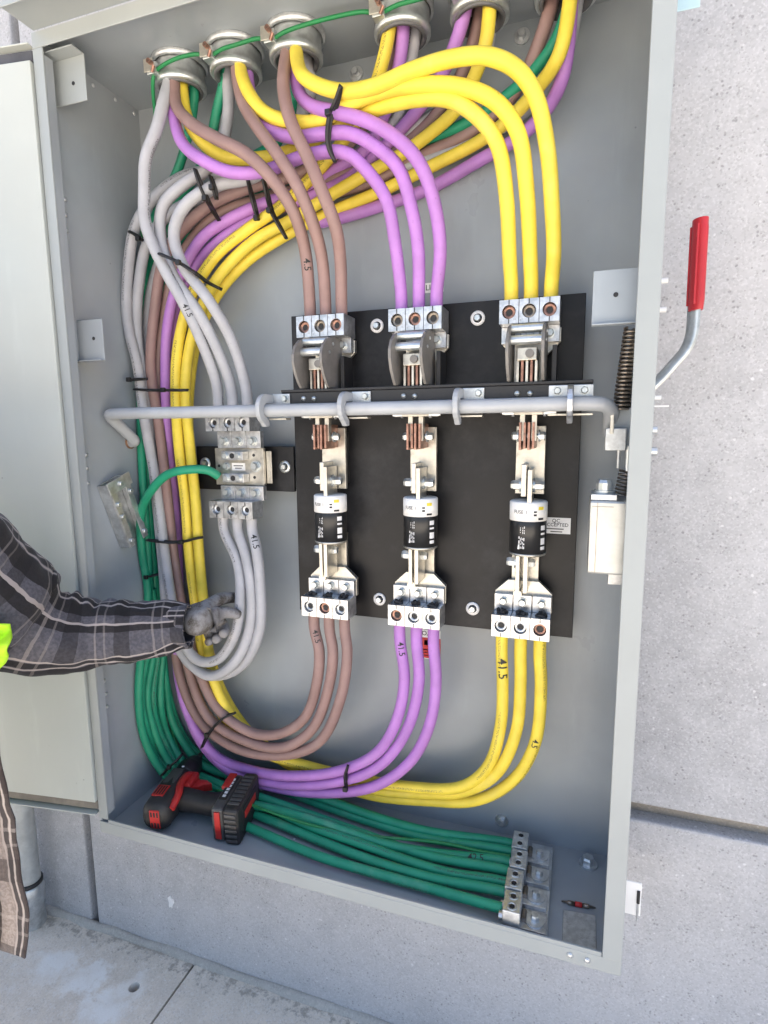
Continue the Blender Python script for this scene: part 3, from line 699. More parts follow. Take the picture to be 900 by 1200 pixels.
# ------------------------------------------------------------------ right-hand mechanism
me = thing('switch_mechanism', (.88, .1, .55), 'spring mechanism with coil springs and a galvanised housing along the right wall', 'switch mechanism')
def coil(p0, p1, r, wire, turns):
    p0, p1 = V(p0), V(p1); ax = (p1 - p0); L = ax.length; ax.normalize(); u = ax.orthogonal().normalized(); w = ax.cross(u); n = turns * 12
    path = [p0 + ax * L * i / n + (u * math.cos(2 * PI * i / 12) + w * math.sin(2 * PI * i / 12)) * r for i in range(n + 1)]
    return MB().tube(path, wire, 6)
s0, s1 = P(741, 385, .10), P(727, 480, .10)
coil(s0, s1, .0095, .0019, 20).build('spring', M_spring, me)
coil(s0 + V((.010, .018, 0)), s1 + V((.012, .018, 0)), .0095, .0019, 20).build('spring', M_spring, me)
s0, s1 = P(735, 552, .10), P(727, 590, .10)
coil(s0, s1, .0095, .0019, 9).build('spring', M_spring, me)
MB().cyl(s0 + V((0, 0, .035)), s0, .004, 10).build('spring_rod', M_zinc, me)
MB().cyl(s0 + V((-.012, .0, .03)), s0 + V((-.012, 0, .004)), .003, 10).build('spring_rod', M_galv, me)
q0, q1 = P(716, 478, .10), P(745, 527, .10)
MB().box(q0.x, W - t, .10, .13, q1.z, q0.z).build('crank_plate', M_steel, me, bevel=.001)
q0, q1 = P(710, 502, .085), P(733, 528, .085)
MB().box(q0.x, q1.x, .085, .099, q1.z, q0.z).build('clamp', M_galv, me, bevel=.0008)
q0, q1 = P(716, 478, .08), P(719, 508, .08)
MB().box(q0.x, q1.x, .08, .0845, q1.z, q0.z).build('key', M_cream, me, bevel=.0008)
q0, q1 = P(692, 583, .03), P(687, 672, .03)
hs = MB().box(q1.x + .001, W - t, .03, .10, q1.z, q0.z - .004).build('housing', metal('spangled galvanised sheet', (.48, .49, .475), .38, .12, 26, .7), me, bevel=.003)
MB().box(q1.x + .002, q1.x + .034, .034, .09, q0.z - .0038, q0.z + .004).build('cap', M_galv, hs, bevel=.0008)
MB().hexbolt((q1.x + .019, .058, q0.z + .004), (0, 0, 1), .011, .014, 1.3, 12).build('bolt', M_zinc, hs)
MB().box(q1.x + .010, q1.x + .0107, .0292, .0301, q1.z + .002, q0.z - .006).build('seam', M_spring, hs)
MB().box(q1.x + .004, q1.x + .030, .0292, .0301, q0.z - .012, q0.z - .0115).build('seam', M_spring, hs)
q0 = P(720, 680, .07); MB().box(.882, W - t, .07, .082, q0.z - .006, q1.z).build('foot', M_alu, hs); MB().box(.900, W - t, .07, .082, q0.z - .045, q0.z - .0062).build('foot', M_alu, hs)

# lever outside on the right
lv = thing('operating_lever', (.93, .12, .80), 'switch lever with a long red grip outside the cabinet on the right', 'lever')
path = [P(760, 456, .12), P(771, 447, .12), P(790, 425, .12), P(805, 409, .12), P(811, 392, .12), P(813, 362, .12), P(815, 340, .12)]
pp = relax(spline(path, .004), 10)
MB().tube(pp, (.003, .0125), 4, start_n=(.93, .36, 0)).build('arm', M_zinc, lv)
g0, g1 = P(815, 364, .12), P(821, 257, .12)
gp_ = relax(spline([g0, (g0 + g1) / 2, g1], .006), 2); ng = len(gp_)
MB().tube(gp_, [(.0085 if i > 1 else .0075, (.0135 if 0 < i < ng - 2 else .012)) for i in range(ng)], 16, start_n=(.93, .36, 0)).build('grip', M_grip, lv, bevel=0)
axg = (g1 - g0).normalized(); un = V((.93, .36, 0)); un = (un - axg * un.dot(axg)).normalized(); wn_ = axg.cross(un); gc = (g0 + g1) / 2
GM = Matrix(((un.x, wn_.x, axg.x, gc.x), (un.y, wn_.y, axg.y, gc.y), (un.z, wn_.z, axg.z, gc.z), (0, 0, 0, 1)))
for s_ in (-1, 1): MB().box(-.0086, -.005, s_ * .008 - .0012, s_ * .008 + .0012, -.050, .050, GM).build('grip_rib', M_grip, lv, bevel=.001)
MB().cyl((W, .12, pp[0].z), (pp[0].x + .006, .12, pp[0].z), .014, 16).build('pivot', M_zinc, lv)

# strut bracket on the left wall
sb = thing('strut_bracket', (.012, .10, .6), 'galvanised steel channel bracket tilted on the left inner wall', 'bracket')
c0, c1 = PX(129, 563, .012), PX(155, 634, .012)
axu = (c1 - c0).normalized(); perp = axu.cross(V((1, 0, 0))).normalized()
Mx = Matrix(((1, perp.x, axu.x, (c0.x + c1.x) / 2), (0, perp.y, axu.y, (c0.y + c1.y) / 2), (0, perp.z, axu.z, (c0.z + c1.z) / 2), (0, 0, 0, 1)))
hl = (c1 - c0).length / 2
ch = MB(); ch.box(-.0075, -.005, -.026, .026, -hl, hl, Mx); 
for s_ in (-1, 1):
    ch.box(-.005, .016, s_ * .026 - (.0025 if s_ > 0 else 0), s_ * .026 + (0 if s_ > 0 else .0025), -hl, hl, Mx)
    ch.box(.016, .0185, *(sorted((s_ * .026, s_ * .012))), -hl, hl, Mx)
ch.build('channel', M_galv, sb, bevel=.0012)
MB().box(.0188, .0212, -.030, .030, -hl - .006, -hl + .018, Mx).build('end_strap', M_galv, sb, bevel=.0015)
for s_, zz in ((-.019, -hl + .03), (-.019, hl - .014), (.019, hl - .014), (.019, -hl + .04), (.019, 0.0), (0, -hl + .006)):
    q = Mx @ V((.0188 if abs(s_) > .001 else .0212, s_, zz)); MB().hexbolt(q, (1, 0, 0), .0048, .004, 1.2, 12).build('rivet', M_zinc, sb)

# ------------------------------------------------------------------ cables
CAB = {}
def pt(q):
    if q[0] == 'z': return PZ(*q[1:])
    if q[0] == 'x': return PX(*q[1:])
    if q[0] == 'w': return V(q[1:])
    return P(*q)
def cable(key, mat, r, pts, label, group, name='power_cable', hub=None, n=12):
    p = [keep_in(pt(q), q, r) for q in pts]
    if hub is not None:                                  # the cable comes down out of its conduit
        hx, hy = hubs[hub]; f = p[0]; dx, dy = f.x - hx, f.y - hy; L = math.hypot(dx, dy)
        k = min(1, .021 / max(L, 1e-6))
        p = [V((hx + dx * k, hy + dy * k, H + .26)), V((hx + dx * k, hy + dy * k, H + .04)), V((hx + dx * k * 1.05, hy + dy * k * 1.05, H - .03))] + p[1:]
    a_ = 2 if hub is None else 4
    p = [q + V((random.uniform(-.0022, .0022), random.uniform(-.0025, .0015), random.uniform(-.0022, .0022))) if a_ <= i_ < len(p) - 3 and n > 8 else q for i_, q in enumerate(p)]
    path = relax(spline(p, .005), 5)
    org = V(path[len(path) // 2])
    o = MB().tube(path, r, n).build(name, mat, None, label=label, cat='cable', group=group, org=org)
    CAB[key] = (path, r, o); return o
def ink(key, s, px, py, size, mat=None, rot=0, name='handwriting', flip=1):
    """hand-written figures on a cable, bent round its sheath"""
    path, r, o = CAB[key]
    i = min(range(2, len(path) - 2), key=lambda j: (proj(path[j])[0] - px) ** 2 + (proj(path[j])[1] - py) ** 2)
    tn = (path[i + 1] - path[i - 1]).normalized(); nrm = V(CC) - path[i]; nrm = (nrm - tn * nrm.dot(tn)).normalized(); b = nrm.cross(tn)
    vs, fs = text_geo(s, size); out = []; acc = [0]
    for j in range(i, len(path) - 1): acc.append(acc[-1] + (path[j + 1] - path[j]).length)
    for v in vs:
        a_, th = v.x * flip, v.y * flip / r
        j = i
        base = path[i] + tn * a_
        k = min(range(max(0, i - 14), min(len(path), i + 15)), key=lambda q: (path[q] - base).length)
        c = path[k] + tn * (base - path[k]).dot(tn)
        out.append(c + (nrm * math.cos(th) + b * math.sin(th)) * (r + .0004))
    m = MB(); m.add(out, fs); m.build(name, mat or M_ink, o)
def keep_in(v, q, r):
    if q[0] in ('w', 'z'): return v
    if v.x < t + r + .003: v = PX(q[0], q[1], t + r + .003)
    v.y = min(v.y, D - r - .001); v.z = max(v.z, .004 + r) if v.z > -.2 else v.z
    return v
RC = .0098
G1 = 'brown cables from the roof to the left upper terminal'
L3 = ['left', 'middle', 'right']
def uplug(k, j): return [('w', PC[k] + (j - 1) * .0285, .141, 1.0), ('w', PC[k] + (j - 1) * .0285, .141, .960), ('w', PC[k] + (j - 1) * .0285, .141, .930)]
def lowlug(k, j): return [('w', PC[k] + (j - 1) * .0295, .127, .400), ('w', PC[k] + (j - 1) * .0295, .127, .44)]
# brown, line side
cable('bl1', M_bro, RC, [(203, 100, .11), (206, 122, .10), (222, 142, .085), (255, 162, .07), (290, 180, .065), (322, 212, .07), (345, 250, .09), (357, 290, .12)] + uplug(0, 0)[1:], 'brown cable from the first roof hub to the left upper terminal, left hole', G1, hub=0)
cable('bl2', M_bro, RC, [(277, 90, .11), (283, 115, .10), (300, 145, .085), (325, 182, .075), (350, 220, .08), (368, 262, .10), (377, 300, .125)] + uplug(0, 1)[1:], 'brown cable from the second roof hub to the left upper terminal, middle hole', G1, hub=1)
cable('bl3', M_bro, RC, [(333, 75, .10), (332, 100, .085), (340, 140, .075), (358, 180, .075), (378, 222, .08), (393, 268, .10), (399, 305, .125)] + uplug(0, 2)[1:], 'brown cable from the third roof hub to the left upper terminal, right hole', G1, hub=2)
# purple, line side
G2 = 'purple cables from the roof to the middle upper terminal'
cable('pl1', M_pur, RC, [(203, 112, .12), (204, 138, .105), (215, 168, .09), (240, 190, .08), (272, 203, .085), (310, 200, .095), (345, 186, .10), (375, 178, .10), (405, 181, .10), (432, 200, .10), (453, 235, .105), (463, 285, .12)] + uplug(1, 0)[1:], 'purple cable from the first roof hub, lowest of the three purple arcs', G2, hub=0)
cable('pl2', M_pur, RC, [(290, 100, .13), (298, 130, .115), (318, 153, .105), (345, 160, .10), (380, 158, .095), (412, 157, .09), (442, 170, .09), (467, 198, .095), (482, 240, .105), (490, 290, .12)] + uplug(1, 1)[1:], 'purple cable from the second roof hub, middle of the three purple arcs', G2, hub=1)
cable('pl3', M_pur, RC, [(346, 85, .12), (350, 108, .105), (366, 124, .095), (395, 133, .085), (432, 144, .08), (465, 162, .08), (492, 190, .085), (508, 232, .10), (516, 290, .12)] + uplug(1, 2)[1:], 'purple cable from the third roof hub, topmost of the three purple arcs', G2, hub=2)
# yellow, line side
G3 = 'yellow cables from the roof to the right upper terminal'
RY = .0104
cable('yl1', M_yel, RY, [(213, 105, .13), (218, 135, .12), (238, 168, .11), (262, 184, .11), (292, 187, .12), (330, 179, .13), (368, 163, .125), (405, 144, .11), (445, 127, .085), (490, 117, .06), (530, 118, .05), (562, 136, .05), (582, 170, .06), (592, 230, .085), (597, 300, .12)] + uplug(2, 0)[1:], 'yellow cable from the first roof hub, lowest of the three yellow arcs', G3, hub=0)
cable('yl2', M_yel, RY, [(283, 88, .10), (291, 108, .095), (312, 132, .095), (340, 144, .10), (372, 141, .10), (408, 124, .085), (450, 108, .065), (500, 101, .045), (545, 102, .04), (582, 118, .04), (605, 155, .05), (616, 220, .08), (621, 295, .12)] + uplug(2, 1)[1:], 'yellow cable from the second roof hub, middle of the three yellow arcs', G3, hub=1)
cable('yl3', M_yel, RY, [(346, 72, .09), (354, 88, .08), (374, 103, .075), (402, 109, .07), (440, 100, .055), (485, 82, .04), (530, 69, .03), (570, 66, .03), (605, 80, .03), (628, 112, .04), (642, 170, .06), (648, 240, .09), (649, 300, .12)] + uplug(2, 2)[1:], 'yellow cable from the third roof hub, topmost of the three yellow arcs', G3, hub=2)
# grey, line side
G4 = 'grey cables from the roof to the top of the neutral block'
nl = lambda j: [('w', .2115 + j * .0305, .142, .815), ('w', .2115 + j * .0305, .142, .776)]
cable('gl1', M_gry, RC, [(193, 105, .10), (191, 122, .09), (184, 150, .08), (173, 185, .075), (168, 222, .075), (172, 262, .08), (190, 310, .085), (218, 362, .095), (241, 410, .12), (254, 450, .138)] + nl(0), 'long grey cable from the first roof hub hanging in front of the left bundle', G4, hub=0)
cable('gl2', M_gry, RC, [(267, 95, .14), (268, 125, .145), (263, 160, .15), (245, 195, .13), (215, 214, .11), (192, 240, .10), (187, 275, .10), (203, 320, .10), (232, 368, .105), (258, 415, .125), (270, 450, .14)] + nl(1), 'grey cable from the second roof hub bending left and back to the neutral block', G4, hub=1)
cable('gl3', M_gry, RC, [(362, 80, .16), (365, 105, .17), (355, 132, .175), (335, 178, .16), (300, 208, .135), (252, 218, .11), (218, 240, .10), (203, 272, .10), (212, 308, .10), (245, 352, .105), (272, 400, .125), (287, 448, .14)] + nl(2), 'grey cable from the third roof hub, rightmost one entering the neutral block top', G4, hub=2)

# load side: hubs four to six, swept round the left wall and up into the lower terminals
G5 = 'yellow cables rising into the right lower terminal'
cable('yb1', M_yel, RC, [(455, 48, .115), (447, 78, .13), (434, 115, .155), (402, 168, .185), (368, 205, .185), (330, 242, .175), (290, 268, .165), (252, 300, .16), (225, 345, .16), (209, 400, .16), (206, 455, .16), (211, 520, .16), (217, 590, .16), (222, 650, .16), (232, 730, .165), (243, 795, .17), (266, 848, .175), (310, 880, .18), (360, 898, .18), (420, 912, .175), (480, 922, .165), (540, 922, .155), (573, 898, .145), (586, 850, .135), (589, 800, .13)] + lowlug(2, 0), 'yellow cable entering the left hole of the right lower terminal', G5, hub=3)
cable('yb2', M_yel, RC, [(577, 18, .12), (569, 52, .13), (553, 95, .155), (534, 130, .175), (505, 155, .19), (470, 180, .195), (430, 205, .19), (388, 229, .185), (340, 256, .18), (300, 282, .175), (264, 315, .17), (239, 355, .17), (224, 405, .168), (218, 455, .168), (223, 520, .165), (229, 590, .16), (234, 650, .16), (242, 730, .155), (251, 795, .155), (274, 842, .165), (318, 878, .185), (370, 904, .20), (430, 922, .19), (490, 930, .175), (545, 928, .16), (582, 905, .145), (604, 855, .135), (610, 800, .13)] + lowlug(2, 1), 'yellow cable entering the middle hole of the right lower terminal', G5, hub=4)
cable('yb3', M_yel, RC, [(676, 18, .10), (655, 65, .12), (630, 105, .155), (600, 138, .18), (560, 166, .20), (500, 200, .21), (440, 229, .21), (385, 252, .21), (335, 275, .20), (290, 305, .195), (255, 345, .195), (232, 395, .195), (222, 455, .195), (222, 520, .195), (226, 590, .195), (232, 650, .195), (241, 740, .195), (255, 800, .195), (285, 850, .20), (330, 890, .205), (385, 917, .205), (440, 932, .195), (500, 938, .18), (555, 938, .165), (600, 915, .15), (627, 870, .138), (634, 800, .13)] + lowlug(2, 2), 'yellow cable entering the right hole of the right lower terminal', G5, hub=5)
G6 = 'purple cables rising into the middle lower terminal'
cable('pb1', M_pur, RC, [(473, 42, .13), (468, 75, .145), (458, 115, .17), (430, 172, .20), (395, 198, .205), (355, 225, .195), (310, 240, .175), (270, 256, .165), (236, 282, .165), (212, 325, .165), (198, 380, .17), (194, 440, .175), (199, 530, .185), (206, 620, .19), (209, 700, .19), (208, 780, .18), (222, 840, .17), (252, 885, .165), (300, 905, .16), (350, 909, .155), (400, 903, .15), (440, 882, .145), (465, 845, .135), (474, 795, .13)] + lowlug(1, 0), 'purple cable entering the left hole of the middle lower terminal', G6, hub=3)
cable('pb2', M_pur, RC, [(547, 18, .125), (535, 48, .14), (520, 85, .165), (498, 120, .185), (458, 165, .20), (418, 204, .205), (367, 231, .195), (310, 252, .185), (262, 278, .18), (228, 312, .18), (208, 360, .185), (201, 410, .19), (199, 470, .195), (202, 540, .20), (206, 620, .205), (209, 700, .205), (210, 790, .19), (230, 855, .175), (268, 900, .165), (330, 918, .16), (390, 917, .155), (440, 900, .15), (475, 860, .14), (491, 800, .13)] + lowlug(1, 1), 'purple cable entering the middle hole of the middle lower terminal', G6, hub=4)
cable('pb3', M_pur, RC, [(668, 40, .13), (660, 88, .145), (642, 125, .175), (610, 160, .195), (560, 190, .212), (500, 221, .215), (440, 243, .215), (390, 259, .215), (335, 268, .212), (285, 280, .205), (245, 308, .20), (220, 348, .20), (208, 400, .205), (204, 470, .21), (206, 560, .214), (209, 640, .214), (208, 730, .205), (214, 810, .19), (236, 868, .18), (272, 905, .17), (330, 925, .165), (390, 929, .16), (440, 921, .15), (480, 893, .145), (503, 850, .135), (511, 800, .13)] + lowlug(1, 2), 'purple cable entering the right hole of the middle lower terminal', G6, hub=5)
G7 = 'brown cables rising into the left lower terminal'
cable('bb1', M_bro, RC, [(463, 40, .15), (458, 75, .165), (440, 130, .195), (400, 175, .20), (350, 203, .185), (300, 218, .17), (255, 236, .16), (218, 265, .16), (194, 305, .165), (181, 360, .165), (178, 430, .165), (185, 500, .165), (197, 580, .165), (205, 650, .165), (218, 730, .155), (234, 790, .15), (258, 832, .15), (295, 858, .15), (328, 861, .145), (356, 840, .14), (371, 800, .13), (374, 760, .125)] + lowlug(0, 0), 'brown cable entering the left hole of the left lower terminal', G7, hub=3)
cable('bb2', M_bro, RC, [(562, 18, .15), (555, 50, .16), (541, 88, .18), (515, 130, .20), (478, 165, .21), (430, 195, .212), (370, 215, .205), (310, 232, .195), (258, 252, .18), (225, 282, .18), (203, 325, .185), (190, 380, .185), (186, 440, .185), (189, 510, .185), (194, 580, .185), (200, 650, .18), (211, 730, .17), (222, 790, .16), (246, 840, .155), (286, 868, .15), (330, 876, .145), (364, 856, .14), (386, 805, .13), (390, 760, .125)] + lowlug(0, 1), 'brown cable entering the middle hole of the left lower terminal', G7, hub=4)
cable('bb3', M_bro, RC, [(648, 15, .15), (630, 55, .155), (608, 100, .175), (580, 135, .195), (540, 163, .207), (490, 185, .214), (430, 215, .215), (360, 232, .215), (300, 246, .212), (250, 268, .205), (218, 300, .20), (196, 350, .205), (186, 410, .21), (184, 480, .212), (189, 560, .214), (195, 640, .21), (203, 730, .195), (211, 790, .175), (234, 845, .165), (275, 875, .155), (325, 886, .15), (372, 872, .14), (401, 815, .13), (407, 760, .125)] + lowlug(0, 2), 'brown cable entering the right hole of the left lower terminal', G7, hub=5)
G8 = 'grey cables looping up to the bottom of the neutral block'
nbm = lambda j: [('w', .2105 + j * .0305, .142, .570), ('w', .2105 + j * .0305, .142, .603)]
cable('gb1', M_gry, RC, [(486, 44, .15), (480, 75, .165), (465, 140, .205), (420, 180, .21), (350, 203, .205), (285, 205, .19), (225, 204, .17), (184, 228, .155), (160, 262, .15), (149, 310, .15), (151, 375, .15), (160, 430, .15), (170, 490, .15), (180, 555, .15), (190, 620, .145), (199, 690, .135), (210, 740, .125), (232, 773, .12), (256, 772, .12), (275, 745, .12), (283, 705, .125), (279, 660, .135)] + nbm(0), 'grey cable of the innermost loop, held by the gloved hand', G8, hub=3)
cable('gb2', M_gry, RC, [(582, 30, .17), (570, 60, .185), (540, 110, .20), (480, 155, .212), (410, 195, .214), (330, 212, .213), (260, 226, .20), (206, 245, .18), (174, 280, .17), (163, 330, .165), (162, 390, .165), (170, 450, .165), (177, 520, .165), (184, 590, .16), (191, 660, .15), (199, 725, .14), (215, 770, .13), (245, 791, .125), (275, 776, .12), (293, 735, .125), (294, 690, .13), (288, 650, .135)] + nbm(1), 'grey cable of the middle loop under the neutral block', G8, hub=4)
cable('gb3', M_gry, RC, [(686, 25, .17), (655, 85, .19), (610, 135, .207), (560, 165, .214), (500, 188, .215), (430, 205, .216), (350, 225, .216), (280, 240, .215), (225, 262, .205), (192, 295, .20), (177, 345, .195), (173, 400, .195), (176, 470, .19), (183, 545, .185), (190, 610, .18), (197, 680, .17), (204, 740, .16), (222, 776, .15), (252, 792, .14), (282, 780, .135), (304, 740, .13), (306, 690, .13), (300, 640, .135)] + nbm(2), 'grey cable of the outermost loop, its upright marked in ink', G8, hub=5)

# green earth cables
G9 = 'green earth cables running to the ground bar'
RG = .0082
def gend(i, q): return [('w', .735, gy[i] + q, .026), ('w', .752, gy[i] + q, .026)]
fl = lambda px, py, z=.018: ('z', px, py, z)
cable('e1', M_grn, RG, [(228, 108, .15), (226, 130, .16), (219, 165, .175), (208, 205, .185), (186, 245, .185), (172, 300, .19), (170, 380, .195), (166, 470, .20), (167, 560, .195), (172, 640, .185), (176, 700, .18), (174, 760, .18), (166, 810, .175), (171, 850, .165), (188, 890, .15), fl(215, 925, .03), fl(260, 955), fl(310, 976), fl(370, 1003), fl(440, 1025), fl(500, 1040)] + gend(3, .004), 'green earth cable from the first roof hub, nearest the front edge of the floor', G9, hub=0)
cable('e2', M_grn, RG, [(260, 95, .14), (254, 130, .15), (246, 170, .165), (225, 210, .19), (196, 250, .20), (178, 300, .205), (174, 380, .21), (171, 470, .21), (172, 560, .205), (178, 640, .20), (183, 700, .195), (180, 760, .19), (173, 815, .185), (180, 855, .17), (200, 895, .155), fl(232, 922, .03), fl(280, 945), fl(330, 965), fl(390, 990), fl(450, 1014), fl(510, 1030)] + gend(2, -.010), 'green earth cable from the second roof hub, second from the front on the floor', G9, hub=1)
cable('e3', M_grn, RG, [(343, 85, .15), (343, 120, .165), (332, 160, .185), (300, 182, .205), (250, 215, .214), (205, 255, .215), (185, 310, .216), (178, 390, .216), (176, 480, .216), (178, 570, .214), (183, 650, .21), (187, 710, .205), (186, 765, .20), (180, 820, .19), (188, 860, .18), (210, 900, .165), fl(245, 920, .035), fl(300, 942, .02), fl(360, 968, .024), fl(420, 988, .024), fl(480, 1010), fl(530, 1024)] + gend(2, .010), 'green earth cable from the third roof hub, third from the front on the floor', G9, hub=2)
cable('e4', M_grn, RG, [(672, 0, .13), (650, 50, .145), (618, 90, .165), (580, 124, .185), (535, 150, .20), (490, 166, .212), (430, 190, .216), (350, 215, .217), (270, 245, .217), (210, 285, .217), (188, 340, .217), (182, 420, .217), (182, 510, .217), (184, 600, .217), (188, 680, .215), (191, 750, .21), (188, 820, .20), (196, 860, .19), (220, 900, .17), fl(258, 918, .04), fl(310, 936, .03), fl(370, 958, .022), fl(430, 980, .02), fl(490, 1000)] + gend(1, -.010), 'green earth cable from the sixth roof hub, fourth from the front on the floor', G9, hub=5)
cable('e5', M_grn, RG, [(256, 558, .148), (245, 551, .135), (222, 551, .12), (198, 557, .115), (178, 572, .12), (166, 595, .13), (163, 620, .14), (168, 650, .15), (174, 690, .16), (170, 740, .165), (163, 780, .165), (163, 830, .16), (172, 870, .15), (190, 905, .13), fl(222, 930, .03), fl(280, 940, .035), fl(330, 950, .032), fl(390, 968, .03), fl(450, 987, .026), fl(510, 1000)] + gend(1, .010), 'green earth jumper arching from the neutral block down to the floor', G9)
cable('e6', M_grn, RG, [(183, 700, .214), (190, 760, .21), (194, 800, .205), (201, 840, .20), (215, 870, .195), (235, 893, .185), fl(270, 910, .03), fl(320, 922, .02), fl(380, 945), fl(440, 965), fl(500, 982)] + gend(0, -.010), 'green earth cable second from the back wall on the cabinet floor', G9)
cable('e7', M_grn, RG, [(178, 690, .214), (186, 750, .216), (198, 810, .214), (208, 850, .21), (228, 880, .205), fl(262, 902, .02), fl(320, 918, .034), fl(380, 936, .034), fl(440, 957, .03), fl(500, 974, .026)] + gend(0, .010), 'green earth cable closest to the back wall on the cabinet floor', G9)
# thin bonding wire looping from lug to lug, then down the left wall
zb = H - .035
lugp = [('w', x - .0225, y - .040, zb) for x, y in hubs]
wp = [(170, 560, .20), (168, 470, .205), (168, 380, .208), (169, 300, .20), (164, 245, .165), (170, 190, .115), (182, 140, .10), ('w', hubs[0][0] - .028, hubs[0][1] - .038, zb - .03), lugp[0]]
for i in range(5):
    a_, b_ = lugp[i], lugp[i + 1]
    wp += [('w', a_[1] + .018, a_[2] - .004, zb + .004), ('w', (a_[1] + b_[1]) / 2, (a_[2] + b_[2]) / 2 - .006, zb + .008 - .004 * (i % 2)), ('w', b_[1] - .012, b_[2] - .003, zb + .006), b_]
wp += [('w', .86, .10, zb + .01), ('w', .90, .11, zb + .02)]
o = cable('wire', M_grw, .0030, wp, 'thin green bonding wire strung from hub to hub under the cabinet roof', 'thin green bonding wires', name='bonding_wire', n=8)
cable('wire2', M_grw, .0028, [(165, 520, .20), (169, 580, .20), (176, 640, .20), (182, 690, .20), (188, 760, .20), (196, 830, .20), (206, 870, .19), (225, 905, .17), fl(300, 945, .045), fl(400, 975, .03), fl(520, 988, .03), fl(565, 998, .03)] + [('w', .752, gy[1] + .02, .03)], 'thin green bonding wire among the green cables to the ground bar', 'thin green bonding wires', name='bonding_wire', n=8)

ink('bl1', '4.5', 362, 308, .016, rot=0)
ink('gl1', '41.5', 217, 368, .013)
ink('gb3', '41.5', 299, 637, .016, flip=-1)
ink('bb1', '41.5', 373, 745, .014, flip=-1)
ink('pb1', '41.5', 474, 757, .015, flip=-1)
ink('yb1', '41.5', 589, 780, .021, flip=-1)
ink('yb3', '4.5', 625, 868, .014, flip=-1)
ink('e5', '42.5', 556, 1029, .016)

# ------------------------------------------------------------------ cable ties
def ctie(label, pts, head, back=.009, r=.0024, tail=None):
    p = [P(*q) for q in pts]; n = len(p)
    front = spline(p, .004)
    d = [V((0, back * (1 if 0 < i < n - 1 else .35), 0)) for i in range(n)]
    bk = [q + dd for q, dd in zip(p, d)][::-1]
    loop = front + spline(bk, .006)
    T = thing('cable_tie', p[n // 2], label, 'cable tie', 'black cable ties on the cables')
    MB().tube(loop, (r * 1.15, r * .75), 8, closed=True).build('strap', M_tie, T)
    h = P(*head); MB().box(h.x - .0042, h.x + .0042, h.y - .006, h.y + .001, h.z - .0042, h.z + .0042).build('buckle', M_tie, T, bevel=.0012)
    if tail: MB().tube([h, P(*tail)], r * .8, 6).build('tail', M_tie, T)
ctie('cable tie across the yellow and purple cables below the third hub', [(399, 100, .05), (393, 118, .06), (386, 134, .07), (383, 158, .075), (385, 174, .08), (392, 189, .088)], (385, 133, .066))
ctie('cable tie with a long tail round the brown cables below the first hub', [(228, 198, .085), (233, 215, .09), (241, 233, .10), (248, 246, .13), (256, 258, .15)], (241, 233, .098))
ctie('short cable tie on the grey cable under the purple curve', [(246, 206, .095), (249, 219, .095), (253, 233, .105)], (249, 220, .094))
ctie('cable tie on the brown and purple cables with its buckle at the bottom', [(290, 211, .115), (294, 230, .14), (298, 246, .15), (302, 257, .152)], (301, 256, .150))
ctie('cable tie crossing the purple and yellow cables above the big yellow bend', [(307, 206, .13), (312, 228, .145), (317, 247, .145), (326, 264, .15), (335, 279, .16)], (316, 247, .143))
ctie('small cable tie on the outer grey cable beside the left wall', [(151, 271, .135), (158, 275, .133), (166, 281, .135)], (163, 280, .132))
ctie('cable tie slanting across the grey, purple and yellow cables at the upper left', [(186, 297, .07), (198, 302, .073), (211, 309, .078), (228, 320, .088), (243, 331, .128), (259, 339, .15)], (210, 308, .075))
ctie('short cable tie on the grey cable above the rod at left', [(152, 445, .135), (161, 444, .133), (171, 444, .135)], (152, 445, .135))
ctie('cable tie lying level across the whole bundle just above the grey rod', [(157, 456, .14), (170, 457, .135), (182, 457, .14), (195, 457, .14), (209, 457, .135), (219, 457, .14)], (192, 457, .135))
ctie('cable tie across grey, brown and yellow cables below the strut bracket', [(172, 633, .13), (186, 635, .128), (200, 636, .135), (214, 635, .14), (226, 632, .14), (236, 630, .145)], (213, 635, .136))
ctie('short cable tie round the green cables above the sleeve', [(169, 676, .15), (178, 675, .148), (190, 672, .16)], (172, 676, .147))
ctie('cable tie across brown and yellow cables above the drill', [(236, 876, .14), (243, 861, .135), (253, 849, .132), (263, 841, .136), (275, 836, .145)], (243, 861, .132))
ctie('cable tie round the purple cables at the bottom of their bend', [(407, 898, .135), (404, 908, .132), (404, 918, .135), (406, 927, .14)], (405, 924, .134))
ctie('cable tie round the green cables where they reach the floor', [(189, 909, .115), (197, 900, .12), (205, 893, .125), (213, 884, .14)], (199, 898, .118))

# ------------------------------------------------------------------ labels stuck on the panel
def sticker(name, label, cx, cz, w, h, y, rows, mat=M_white, group=None):
    """rows: (text, size, dz, material) or (None, (x0,x1,z0,z1), material)"""
    T = thing(name, (cx, y, cz), label, 'label', group)
    MB().box(cx - w / 2, cx + w / 2, y - .0006, y, cz - h / 2, cz + h / 2).build('backing', mat, T)
    for rw in rows:
        m = MB()
        if rw[0]:
            vs, fs = text_geo(rw[0], rw[1]); m.add([(cx + v.x, y - .0009, cz + rw[2] + v.y) for v in vs], fs); m.build('lettering', rw[3], T)
        else:
            x0, x1, z0, z1 = rw[1]; m.box(cx + x0, cx + x1, y - .0009, y - .0005, cz + z0, cz + z1).build('print', rw[2], T)
q0, q1 = P(637, 606, .18), P(666, 626, .18)
sticker('sticker', 'small white QC ACCEPTED sticker beside the right fuse', (q0.x + q1.x) / 2, (q0.z + q1.z) / 2, q1.x - q0.x + .006, q0.z - q1.z, .18,
        [('QC', .0082, .0078, M_ink), ('ACCEPTED', .0078, .0012, M_ink), (None, (-.014, .012, -.006, -.0045), M_ink), (None, (-.008, .010, -.0105, -.009), M_ink)])
